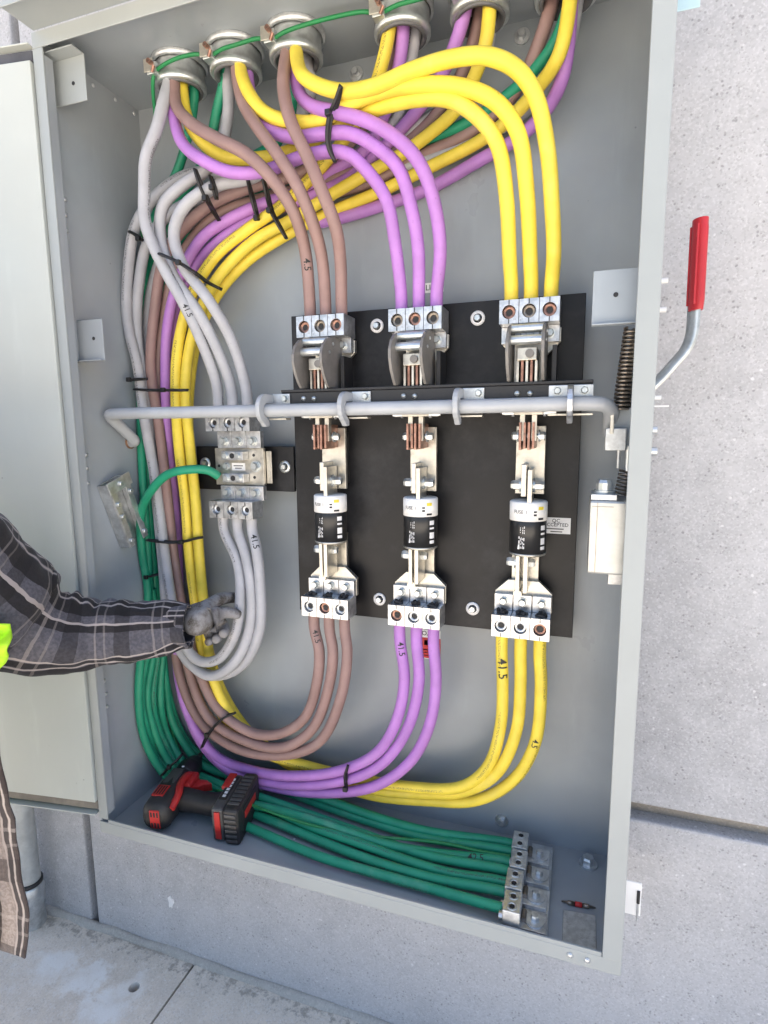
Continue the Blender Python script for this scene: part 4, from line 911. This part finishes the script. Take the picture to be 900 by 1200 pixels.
q, q2 = P(495, 337, D), P(520, 337, D)
sticker('sticker', 'small white LINE sticker on the back wall behind the purple cables', (q.x + q2.x) / 2, (q.z + q2.z) / 2, q2.x - q.x, .016, D, [('LINE', .0130, 0, M_ink)])
q, q2 = P(486, 753, D), P(516, 753, D)
sticker('sticker', 'white and red LOAD warning sticker on the back wall behind lower purple cables', (q.x + q2.x) / 2, q.z, q2.x - q.x, .056, D,
        [('LOAD', .0125, .0205, M_ink), (None, (-.025, .025, -.027, .0125), M_redp), (None, (-.006, .012, -.002, .008), M_whitep), (None, (-.020, .020, -.012, -.010), M_whitep), (None, (-.018, .020, -.017, -.0155), M_whitep), (None, (-.020, .014, -.0225, -.021), M_whitep)])

# ------------------------------------------------------------------ loose things on the cabinet floor
mp = thing('metal_tab', PZ(679, 1092, .004), 'bare aluminium tab standing on the cabinet floor behind the front edge', 'metal tab')
q0, q1, q2, q3 = PZ(660, 1066, .006), PZ(698, 1073, .006), PZ(699, 1118, .006), PZ(659, 1107, .006)
m = MB(); zz = .0045; quad = [q0, q1, q2, q3]
m.add([V((q.x, q.y, zz)) for q in quad] + [V((q.x, q.y, zz + .002)) for q in quad], [(0, 1, 2, 3), (7, 6, 5, 4), (0, 4, 5, 1), (1, 5, 6, 2), (2, 6, 7, 3), (3, 7, 4, 0)])
m.build('plate', M_alu, mp, bevel=.0008)
db = thing('screwdriver_bit', PZ(679, 1060, .008), 'double-ended screwdriver bit with a red band on the cabinet floor', 'screwdriver bit')
b0, b1 = PZ(658, 1056, .008), PZ(698, 1064, .008); ax = (b1 - b0); L = ax.length; ax.normalize()
MB().lathe(b0, ax, [(0, 0), (0, .0012), (.009, .0022), (.010, .0035), (L * .36, .0035), (L * .36, .003), (L * .64, .003), (L * .64, .0035), (L - .010, .0035), (L - .009, .0022), (L, .0012), (L, 0)], 10).build('shank', M_spring, db)
MB().lathe(b0, ax, [(L * .40, .0031), (L * .40, .0037), (L * .60, .0037), (L * .60, .0031)], 10).build('band', M_redp, db)

# ------------------------------------------------------------------ cordless drill lying on the floor of the cabinet
DM = {'red': paint('red tool plastic', (.42, .022, .02), .42, .1, 30), 'blk': paint('black tool rubber', (.022, .021, .021), .55, .25, 60), 'gry': paint('grey tool plastic', (.065, .063, .062), .5, .2, 50)}
r0, r1 = PZ(180, 957, .040), PZ(240, 893, .052)
dl = thing('cordless_drill', V((.16, .06, .005)), 'red and black cordless drill lying on its side on the green cables', 'cordless drill')
bx = (r1 - r0); LB = bx.length; bx.normalize()
hand = PZ(282, 945, .045) - PZ(200, 950, .042); hand = (hand - bx * hand.dot(bx)).normalized(); up = bx.cross(hand)
_q = Quaternion((0, 0, 1), math.radians(8)); bx = _q @ bx; hand = _q @ hand; up = bx.cross(hand); r0 = r0 + V((.001, .006, 0))
if up.z < 0: up = -up
def dmap(b, h, u): return r0 + bx * b + hand * h + up * u       # along barrel, along handle, up
DMX = Matrix(((bx.x, hand.x, up.x, r0.x), (bx.y, hand.y, up.y, r0.y), (bx.z, hand.z, up.z, r0.z), (0, 0, 0, 1)))
def loft(sec, mat, name, parent, n=20, axis='b', pw=2.6, bevel=0):
    """superellipse sections (pos, centre, half width, half height)"""
    vs = []
    for pos, c, a_, b_ in sec:
        for k in range(n):
            th = 2 * PI * k / n; ct, st = math.cos(th), math.sin(th)
            x = math.copysign(abs(ct) ** (2 / pw), ct) * a_; y = math.copysign(abs(st) ** (2 / pw), st) * b_
            vs.append(dmap(pos, c + x, y) if axis == 'b' else dmap(c + x, pos, y))
    fs = [(j * n + k, j * n + (k + 1) % n, (j + 1) * n + (k + 1) % n, (j + 1) * n + k) for j in range(len(sec) - 1) for k in range(n)]
    m = MB().add(vs, fs, True); m.add(vs[:n], [tuple(range(n))]); m.add(vs[-n:], [tuple(range(n))])
    return m.build(name, mat, parent)
body = loft([(-.012, .002, .016, .018), (-.008, .002, .024, .025), (.0, .002, .028, .029), (.03, .002, .029, .030), (.07, 0, .028, .029), (.095, 0, .025, .027), (.105, 0, .021, .022)], DM['blk'], 'motor_housing', dl)
vent = MB(); vent.box(-.0135, -.009, -.006, .014, -.019, .019, DMX); vent.build('rear_grille', DM['red'], body, bevel=.002)
for q in range(3):
    MB().box(-.0140, -.0132, -.003 + q * .006, .0 + q * .006, -.016, -.006, DMX).build('slot', M_dark, body)
    MB().box(-.0140, -.0132, -.003 + q * .006, .0 + q * .006, .006, .016, DMX).build('slot', M_dark, body)
sv = MB(); sv.box(.014, .044, -.016, .008, .0275, .0305, DMX); sv = sv.build('side_grille', DM['red'], body, bevel=.0015)
for q in range(4): MB().box(.018, .040, -.013 + q * .0052, -.0105 + q * .0052, .0300, .0310, DMX).build('slot', M_dark, body)
MB().box(.052, .095, -.014, .010, .0270, .0290, DMX).build('side_plate', DM['gry'], body, bevel=.003)
# red frame curve from the motor to the trigger
rf = [dmap(.004, .029, .012), dmap(.030, .030, .022), dmap(.055, .022, .026), dmap(.085, .022, .024), dmap(.098, .024, .014)]
MB().tube(spline(rf, .004), (.006, .0075), 8, start_n=tuple(up)).build('red_frame', DM['red'], dl)
MB().box(.058, .100, .016, .040, -.020, .023, DMX).build('trigger_guard', DM['red'], dl, bevel=.005)
trg = MB().prism([(.066, .035), (.092, .035), (.090, .060), (.082, .074), (.078, .058), (.070, .050)], lambda a_, b_, d: dmap(a_, b_, d), -.006, .012).build('trigger', DM['red'], dl, bevel=.002)
loft([(.020, .047, .022, .021), (.045, .045, .019, .020), (.075, .041, .0185, .019), (.100, .040, .020, .020), (.118, .042, .026, .022)], DM['blk'], 'grip', dl, axis='h')
ch_ = MB().lathe(dmap(.105, 0, 0), bx, [(0, .022), (.004, .025), (.028, .025), (.032, .023), (.040, .021), (.052, .016), (.060, .010), (.060, .004)], 24); ch_.build('chuck', M_fuse, dl)
MB().lathe(dmap(.165, 0, 0), bx, [(-.006, .0062), (.015, .0062), (.016, .005), (.03, .0035), (.03, 0)], 12).build('bit_holder', M_spring, dl)
for q in (.0, 1.2): MB().lathe(dmap(.107, 0, 0) + up * (.0245 * math.cos(q)) - hand * (.0245 * math.sin(q)), (up * math.cos(q) - hand * math.sin(q)), [(0, .0028), (.0012, .0025), (.0015, 0)], 10).build('rivet', M_whitep, dl)
# battery pack at the end of the handle
bat = MB(); bat.box(-.012, .088, .116, .140, -.033, .035, DMX); bt = bat.build('battery', DM['gry'], dl, bevel=.006, seg=3)
MB().box(-.016, .092, .1405, .170, -.036, .038, DMX).build('battery_case', DM['blk'], bt, bevel=.007, seg=3)
MB().box(-.0145, -.0115, .123, .134, -.026, .030, DMX).build('red_latch', DM['red'], bt, bevel=.001)
MB().box(.045, .086, .112, .128, .030, .0375, DMX).build('red_latch', DM['red'], bt, bevel=.002)
for q in range(6): MB().box(-.018, -.0155, .144, .166, -.028 + q * .0105, -.0225 + q * .0105, DMX).build('rib', DM['gry'], bt, bevel=.001)
for q in range(8): MB().box(.000 + q * .0105, .006 + q * .0105, .144, .166, .0375, .0395, DMX).build('rib', DM['gry'], bt, bevel=.0008)
fp = MB().box(.006, .070, .1698, .1712, -.022, .026, DMX).build('face_plate', M_dark, bt, bevel=.001)
MB().box(.012, .064, .1710, .1718, .002, .016, DMX).build('red_stripe', DM['red'], fp)
MB().box(.014, .078, .120, .1355, .0352, .0362, DMX).build('top_plate', DM['blk'], bt)
for q in range(6): MB().box(.020 + q * .009, .026 + q * .009, .125, .131, .0361, .0366, DMX).build('print', M_whitep, bt)
# ------------------------------------------------------------------ the worker
from mathutils import noise as mnoise
def plaid_mat(name, base, dark, light, uc):
    k = N(name); uv = k.n('ShaderNodeUVMap'); sp = k.n('ShaderNodeSeparateXYZ'); k.l(uv.outputs[0], sp.inputs[0]); u, v = sp.outputs[0], sp.outputs[1]
    nz = k.math('MULTIPLY_ADD', k.noise(30, 2), .02, -.01); u = k.math('ADD', u, nz); v = k.math('ADD', v, k.math('MULTIPLY', nz, .25))
    def st(x, c, h): return k.math('LESS_THAN', k.math('ABSOLUTE', k.math('SUBTRACT', x, c)), h)
    um = k.math('FRACT', k.math('MULTIPLY_ADD', u, 3.0, .15)) if uc == 'sleeve' else k.math('FRACT', k.math('MULTIPLY', u, 5.0))
    vm = k.math('FRACT', k.math('MULTIPLY', v, 1 / .09))
    c = k.mix(k.ramp(k.noise(220, 2), .3, .7), tuple(x * .8 for x in base), tuple(x * 1.2 for x in base))
    c = k.mix(k.math('MULTIPLY', st(vm, .62, .13), .55), c, dark)
    for cc, h in ((.435, .048), (.635, .095)): c = k.mix(k.math('MULTIPLY', st(um, cc, h), .9), c, dark)
    c = k.mix(k.math('MULTIPLY', st(um, .91, .05), .85), c, dark)
    for cc in (.36, .51, .85): c = k.mix(k.math('MULTIPLY', st(um, cc, .015), .85), c, light)
    c = k.mix(k.math('MULTIPLY', st(vm, .16, .020), .32), c, light); c = k.mix(k.math('MULTIPLY', st(vm, .33, .018), .22), c, light)
    k.bump(k.noise(500, 2), .25, .001)
    k.b.inputs['Sheen Weight'].default_value = .1
    return k.done(c, .9, 0, .2)
M_plaid = plaid_mat('grey plaid flannel', (.085, .083, .098), (.012, .011, .012), (.36, .32, .305), 'sleeve')
M_plaid2 = plaid_mat('brown plaid flannel lining', (.40, .335, .295), (.035, .025, .024), (.60, .53, .48), 'body')
M_vest = paint('fluorescent vest mesh', (.42, .75, .02), .7, .12, 60)
_k = N('grimy knitted glove'); _g = _k.mix(_k.ramp(_k.noise(28, 4, .6), .40, .60), (.25, .245, .25), (.09, .078, .065)); _g = _k.mix(_k.math('MULTIPLY', _k.ramp(_k.vor(420), .25, .5, True), .3), _g, (.32, .32, .33)); _k.bump(_k.noise(380, 3), .5, .0015)
M_glove = _k.done(_g, .85, 0, .2)
M_skin = paint('skin', (.45, .27, .19), .5, .06, 20)
M_jean = paint('grey work trousers', (.10, .105, .115), .85, .2, 40)
M_boot = paint('brown leather boots', (.10, .06, .035), .6, .2, 40)
M_hair = paint('dark hair', (.03, .022, .016), .6, .3, 120)

SH = P(-150, 530, -.29)                                        # right shoulder
per = thing('person', (SH.x - .17, -.42, GZ), 'person in plaid jacket and grey work gloves holding the grey cable loop', 'person')
hipc = V((SH.x - .33, -.60, .25)); chest = V((SH.x - .19, -.41, .64)); neck = V((SH.x - .17, -.36, .80)); LSH = V((SH.x - .33, -.42, .71))
def skin_mesh(name, mat, parent, nodes, edges, sub=2, root=0):
    o0 = ORG[per.name]; me_ = bpy.data.meshes.new(name); me_.from_pydata([V(n_[0]) - o0 for n_ in nodes], edges, [])
    ob = bpy.data.objects.new(name, me_); COL.objects.link(ob); ob.parent = parent; me_.materials.append(mat)
    sk = ob.modifiers.new('skin', 'SKIN'); sk.use_smooth_shade = True
    if not me_.skin_vertices: 
        bpy.context.view_layer.objects.active = ob
    ly = me_.skin_vertices[0].data
    for i_, n_ in enumerate(nodes):
        r_ = n_[1]; ly[i_].radius = r_ if isinstance(r_, tuple) else (r_, r_); ly[i_].use_root = (i_ == root)
    sb_ = ob.modifiers.new('smooth', 'SUBSURF'); sb_.levels = sub; sb_.render_levels = sub
    ORG[ob.name] = o0; return ob
elbow = P(44, 728, -.115); wrist = P(228, 732, .022)
lel = LSH + V((-.07, -.02, -.26)); lwr = lel + V((.0, .10, -.20))
head = neck + V((.02, .03, .155))
nodes = [(hipc, (.11, .085)), (hipc + (chest - hipc) * .5, (.10, .075)), (chest, (.13, .085)), (neck, .045), (neck + V((.008, .012, .05)), .043), (head + V((0, 0, -.045)), (.058, .062)), (head, (.068, .076)), (head + V((-.002, -.008, .062)), (.052, .058)),
         (SH, .055), (SH + (elbow - SH) * .5, .043), (elbow + V((-.014, .002, .002)), .026), (elbow + (wrist - elbow) * .5 + V((-.01, .004, -.010)), .011), (wrist - V((.05, .05, 0)), .010), (wrist - V((.03, .03, .0)), .007),
         (LSH, .055), (LSH + (lel - LSH) * .5, .043), (lel, .037), (lwr, .024), (lwr + V((.0, .03, -.05)), (.030, .016)),
         (hipc + V((.075, .0, -.05)), .072), (hipc + V((.085, .02, -.39)), .047), (hipc + V((.085, -.0, -.73)), .034), (hipc + V((.09, .10, -.765)), .030),
         (hipc + V((-.075, .0, -.05)), .072), (hipc + V((-.095, .03, -.39)), .047), (hipc + V((-.10, .02, -.73)), .034), (hipc + V((-.11, .12, -.765)), .030)]
edges = [(0, 1), (1, 2), (2, 3), (3, 4), (4, 5), (5, 6), (6, 7), (2, 8), (8, 9), (9, 10), (10, 11), (11, 12), (12, 13), (2, 14), (14, 15), (15, 16), (16, 17), (17, 18), (0, 19), (19, 20), (20, 21), (21, 22), (0, 23), (23, 24), (24, 25), (25, 26)]
skin_mesh('body', M_skin, per, nodes, edges)
# face and hair (the head is above the picture, turned to the panel)
fd = V((.45, .89, 0)).normalized(); sdv = V((.89, -.45, 0))
nz_ = MB(); nz_.lathe(head + fd * .078 + V((0, 0, -.002)), (fd * .5 + V((0, 0, -1))).normalized(), [(-.012, .003), (0, .007), (.018, .011), (.024, .006)], 10); nz_.build('nose', M_skin, per)
for s_ in (-1, 1):
    MB().lathe(head + fd * .062 + sdv * s_ * .026 + V((0, 0, .012)), fd, [(0, .011), (.006, .009), (.009, .004), (.0095, 0)], 12).build('eye', M_whitep, per)
    MB().lathe(head + sdv * s_ * .066 + V((0, 0, -.004)), sdv * s_, [(0, .014), (.008, .017), (.012, .012), (.009, .006)], 12).build('ear', M_skin, per)
MB().tube([head + fd * .066 + sdv * x + V((0, 0, -.045 - .002 * abs(x) * 10)) for x in (-.02, -.01, 0, .01, .02)], .004, 8).build('mouth', paint('lips', (.35, .15, .12), .5), per)
hr = MB(); hv, hf = [], []
for i_ in range(9):
    for j_ in range(24):
        ph = PI * .52 * i_ / 8; th = 2 * PI * j_ / 24; d_ = V((math.sin(ph) * math.cos(th), math.sin(ph) * math.sin(th), math.cos(ph)))
        hv.append(head + V((0, 0, .018)) - fd * .012 + V((d_.x * .074, d_.y * .078, d_.z * .082)) * (1 + .03 * mnoise.noise(d_ * 9)))
for i_ in range(8):
    for j_ in range(24): hf.append((i_ * 24 + j_, i_ * 24 + (j_ + 1) % 24, (i_ + 1) * 24 + (j_ + 1) % 24, (i_ + 1) * 24 + j_))
hr.add(hv, hf, True); hr.build('hair', M_hair, per)
# trousers and boots
for s_, (a_, b_, c_, f_) in ((1, (19, 20, 21, 22)), (-1, (23, 24, 25, 26))):
    p0, p1, p2, p3 = (V(nodes[q][0]) for q in (a_, b_, c_, f_))
    leg = spline([p0 + V((0, 0, .06)), p0, p1, p2 + V((0, 0, .05)), p2 - V((0, 0, .015))], .03)
    MB().tube(leg, [.088 - .036 * i_ / (len(leg) - 1) + .004 * mnoise.noise(V((i_ * .9, s_, 0))) for i_ in range(len(leg))], 18).build('trouser_leg', M_jean, per)
    bt_ = spline([V((p2.x, p2.y - .035, GZ + .035)), V((p2.x, p2.y + .02, GZ + .040)), V((p3.x, p3.y - .03, GZ + .036)), V((p3.x, p3.y + .04, GZ + .026))], .012)
    MB().tube(bt_, [(.030 + .006 * math.sin(i_ * PI / (len(bt_) - 1)), .040) for i_ in range(len(bt_))], 14, start_n=(0, 0, 1)).build('boot', M_boot, per)
    MB().cyl(p2 - V((0, 0, .02)), p2 + V((0, 0, .08)), .044, 16).build('boot_shaft', M_boot, per)
# jacket: torso and two sleeves
def loftmesh(path, radii, up, name, mat, parent, n=44, wr=.006, seed=0, fold=None, closed_end=True, solid=True):
    fr = frames(path, False, up); vs = []; uvs_ = []; L = 0; vv = []
    for i_, (p, t_, u_, w_) in enumerate(fr):
        if i_: L += (p - fr[i_ - 1][0]).length
        vv.append(L)
        for j_ in range(n):
            th = 2 * PI * j_ / n; ra, rb = radii[i_]
            d_ = u_ * math.cos(th); e_ = w_ * math.sin(th)
            q = V((math.cos(th) * 1.3, math.sin(th) * 1.3, L * 17 + seed)); q2 = V((math.cos(th) * 2.6, math.sin(th) * 2.6, L * 42 + seed))
            k_ = 1 + (wr / max(ra, .01)) * (1.4 * mnoise.noise(q) + .7 * mnoise.noise(q2))
            if fold: k_ *= fold(th, i_ / (len(fr) - 1), L)
            vs.append(p + (d_ * ra + e_ * rb) * k_)
    fs = []; uv = []
    for i_ in range(len(fr) - 1):
        for j_ in range(n):
            j2 = (j_ + 1) % n; fs.append((i_ * n + j_, i_ * n + j2, (i_ + 1) * n + j2, (i_ + 1) * n + j_))
            uv.append([(j_ / n, vv[i_]), ((j_ + 1) / n, vv[i_]), ((j_ + 1) / n, vv[i_ + 1]), (j_ / n, vv[i_ + 1])])
    m_ = MB(); m_.add(vs, fs, True, uv); ob = m_.build(name, mat, parent)
    if solid:
        so = ob.modifiers.new('thickness', 'SOLIDIFY'); so.thickness = .003; so.offset = -1
    return ob
tor = spline([hipc + V((.0, -.005, -.09)), hipc + V((0, 0, .06)), hipc + (chest - hipc) * .6, chest + V((0, 0, .03)), neck + V((0, 0, -.035)), neck + V((0, 0, .015))], .02)
nt = len(tor)
rad = []
for i_ in range(nt):
    s_ = i_ / (nt - 1); a_ = np.interp(s_, [0, .2, .55, .78, .90, 1], [.165, .160, .175, .175, .095, .062]); b_ = np.interp(s_, [0, .2, .55, .78, .90, 1], [.125, .12, .125, .115, .075, .060]); rad.append((a_, b_))
jk = loftmesh(tor, rad, (1, 0, 0), 'jacket', plaid_mat('grey plaid flannel body', (.105, .105, .125), (.012, .011, .012), (.50, .45, .43), 'body'), per, 56, .008, 3)
def px_sleeve():
    rows = [(-150, 530, 66, -.29), (-105, 595, 72, -.26), (-60, 655, 76, -.22), (-22, 695, 76, -.18), (12, 718, 70, -.135), (42, 733, 59, -.115), (72, 741, 49, -.09), (105, 743, 43, -.06), (145, 741, 38, -.03), (180, 738, 33, -.005), (206, 735, 27, .012), (222, 734, 24.5, .020)]
    pth = []; rr = []
    for x, y, h, Y in rows:
        p = P(x, y, Y); dpt = float(CR[2] @ (np.array(p) - CC)); pth.append(p); rr.append(h * dpt / FPX)
    return pth, rr
sp_, sr_ = px_sleeve()
sp_ = [chest + V((.06, .01, .03)), chest + V((.12, .015, .06))] + sp_; sr_ = [.082, .086] + sr_
spath = spline(sp_, .005); cum = [0]; 
for i_ in range(1, len(sp_)): cum.append(cum[-1] + (sp_[i_] - sp_[i_ - 1]).length)
acc = 0; srad = []
for i_ in range(len(spath)):
    if i_: acc += (spath[i_] - spath[i_ - 1]).length
    r_ = float(np.interp(acc / 1.01, cum, sr_)); srad.append((r_, r_ * .82))
Ltot = acc
def arm_fold(th, s_, L):
    k_ = 1.0
    c_ = cum[7]
    # deep creases on the inner side of the elbow, rings of slack along the forearm
    up_ = max(0, math.cos(th - .35))
    k_ -= .17 * up_ * math.exp(-((L - c_ - .018) / .012) ** 2)
    k_ += .08 * up_ * math.exp(-((L - c_ + .012) / .014) ** 2)
    for q, am in ((.045, .10), (.075, .075), (.105, .09), (.135, .05), (.16, .07), (.185, .05)):
        k_ -= am * (max(0, math.cos(th - .1 - q * 3)) ** 2) * math.exp(-((L - c_ - q + .012 * math.sin(th * 2)) / .007) ** 2)
    k_ -= .05 * max(0, math.cos(th - 2.6)) * math.exp(-((L - c_ - .10) / .03) ** 2)
    return k_
slv = loftmesh(spath, srad, (.55, 0, .83), 'sleeve', M_plaid, per, 72, .0062, 11, arm_fold)
cf = spath[-9:]; loftmesh(cf, [(srad[-1][0] + .0022, srad[-1][1] + .0022)] * len(cf), (0, 0, 1), 'cuff', M_plaid, slv, 48, .001, 5)
lsp = spline([LSH + V((.03, 0, .02)), LSH, (LSH + lel) / 2, lel, (lel + lwr) / 2, lwr], .012)
loftmesh(lsp, [(.072 - .034 * i_ / (len(lsp) - 1),) * 2 for i_ in range(len(lsp))], (0, 1, 0), 'sleeve', M_plaid, per, 40, .005, 21)
# hanging open front edge of the jacket: a folded sheet of cloth
def cloth(cols, rows, fn, name, mat, parent, thick=.0025):
    vs = [fn(i_ / (cols - 1), j_ / (rows - 1)) for j_ in range(rows) for i_ in range(cols)]
    fs = [(j_ * cols + i_, j_ * cols + i_ + 1, (j_ + 1) * cols + i_ + 1, (j_ + 1) * cols + i_) for j_ in range(rows - 1) for i_ in range(cols - 1)]
    uv = [[(i_ / cols * .33, j_ / rows * .42), ((i_ + 1) / cols * .33, j_ / rows * .42), ((i_ + 1) / cols * .33, (j_ + 1) / rows * .42), (i_ / cols * .33, (j_ + 1) / rows * .42)] for j_ in range(rows - 1) for i_ in range(cols - 1)]
    m_ = MB(); m_.add(vs, fs, True, uv); ob = m_.build(name, mat, parent); so = ob.modifiers.new('thickness', 'SOLIDIFY'); so.thickness = thick; return ob
eY = [640, 800, 868, 900, 940, 960, 985, 1010, 1040, 1070, 1100, 1122]; eX = [-75, -22, -1, 4, 11, 20, 19, 24, 29, 34, 35, 30]
def flap(u_, v_):
    y = 640 + (1122 - 640) * v_; xr = float(np.interp(y, eY, eX)) + 1.2 * math.sin(y * .09)
    xl = xr - 150 + 60 * v_; hem = 26 * (1 - u_) * v_ ** 6
    x = xl + (xr - xl) * u_ ** .8
    Y = -.20 + .018 * math.sin(u_ * 9.5 + v_ * 1.6) * (0.35 + .65 * v_) + .005 * math.sin(u_ * 21 - v_ * 4) * v_ - .05 * (1 - v_) ** 2 - (1 - u_) * .05
    edge = P(xr, y, -.20 - .05 * (1 - v_) ** 2); root_ = (chest + V((.13, .02, -.06))).lerp(hipc + V((.14, .05, -.02)), v_)
    f_ = P(x, y - hem, Y) - P(x, y - hem, -.20 - .05 * (1 - v_) ** 2)
    near = P(x, y - hem, Y); k_ = max(0.0, 1 - u_ / .55) ** 1.5
    return near.lerp(root_ + f_, k_)
cloth(46, 60, flap, 'jacket_front', M_plaid2, jk)
# high-visibility vest: body and its loose armhole edge
vr = [(a_ + .008, b_ + .008) for a_, b_ in rad]
i0, i1 = int(nt * .10), int(nt * .80)
loftmesh(tor[i0:i1], vr[i0:i1], (1, 0, 0), 'safety_vest', M_vest, per, 56, .006, 9)
vx = [733, 740, 748, 756, 762, 770, 780]; vw = [13, 15, 12, 8, 11, 7, -3]
def vflap(u_, v_):
    y = 725 + 60 * v_; xr = float(np.interp(y, [725] + vx[1:-1] + [785], [12] + vw[1:-1] + [-6])); x = -120 + (xr + 120) * u_
    near = P(x, y + 6 * u_, -.225 + .012 * math.sin(v_ * 9 + u_ * 7) - .03 * (1 - u_))
    return near.lerp(chest + V((.15, .06, -.02 - .22 * v_)), max(0.0, 1 - u_ / .7) ** 1.4)
cloth(24, 16, vflap, 'vest_edge', M_vest, per)
# gloved hand: palm, thumb and four unequal fingers
hp = lambda x, y, Y: P(x, y, Y)
hn = [(hp(214, 736, .012), .025), (hp(233, 728, .040), .0265), (hp(246, 719, .066), (.024, .020)),
      # thumb-side digit passing behind the cable
      (hp(246, 709, .072), .0135), (hp(257, 702, .100), .0125), (hp(269, 700, .130), .0115), (hp(279, 701, .150), .0100),
      # index finger over the front of the cable
      (hp(257, 719, .084), .0125), (hp(266, 717, .096), .0115), (hp(276, 719, .103), .0105), (hp(283, 722, .105), .0085),
      # middle finger curled
      (hp(253, 724, .085), .0115), (hp(260, 730, .108), .0108), (hp(264, 739, .100), .0104), (hp(261, 744, .080), .0092),
      # ring finger curled
      (hp(247, 728, .080), .0110), (hp(253, 737, .100), .0104), (hp(256, 747, .092), .0100), (hp(252, 750, .072), .0088),
      # little finger curled
      (hp(240, 732, .072), .0100), (hp(244, 742, .088), .0092), (hp(247, 751, .080), .0086), (hp(243, 753, .064), .0076)]
he = [(0, 1), (1, 2), (1, 3), (3, 4), (4, 5), (5, 6), (2, 7), (7, 8), (8, 9), (9, 10), (2, 11), (11, 12), (12, 13), (13, 14), (2, 15), (15, 16), (16, 17), (17, 18), (1, 19), (19, 20), (20, 21), (21, 22)]
skin_mesh('glove', M_glove, per, hn, he, 2)
lh = lwr + V((0, .02, -.03))
ln = [(lwr, .028), (lh, (.034, .02))] + [(lh + V((dx, dy, -z_)), .0105) for dx, dy, z_ in ((.028, .01, .05), (.028, .018, .085), (.01, .012, .055), (.01, .022, .095), (-.009, .012, .052), (-.009, .022, .088), (-.026, .01, .045), (-.026, .018, .074), (.034, .03, .02), (.036, .045, .045))]
skin_mesh('glove', M_glove, per, ln, [(0, 1), (1, 2), (2, 3), (1, 4), (4, 5), (1, 6), (6, 7), (1, 8), (8, 9), (1, 10), (10, 11)], 2)
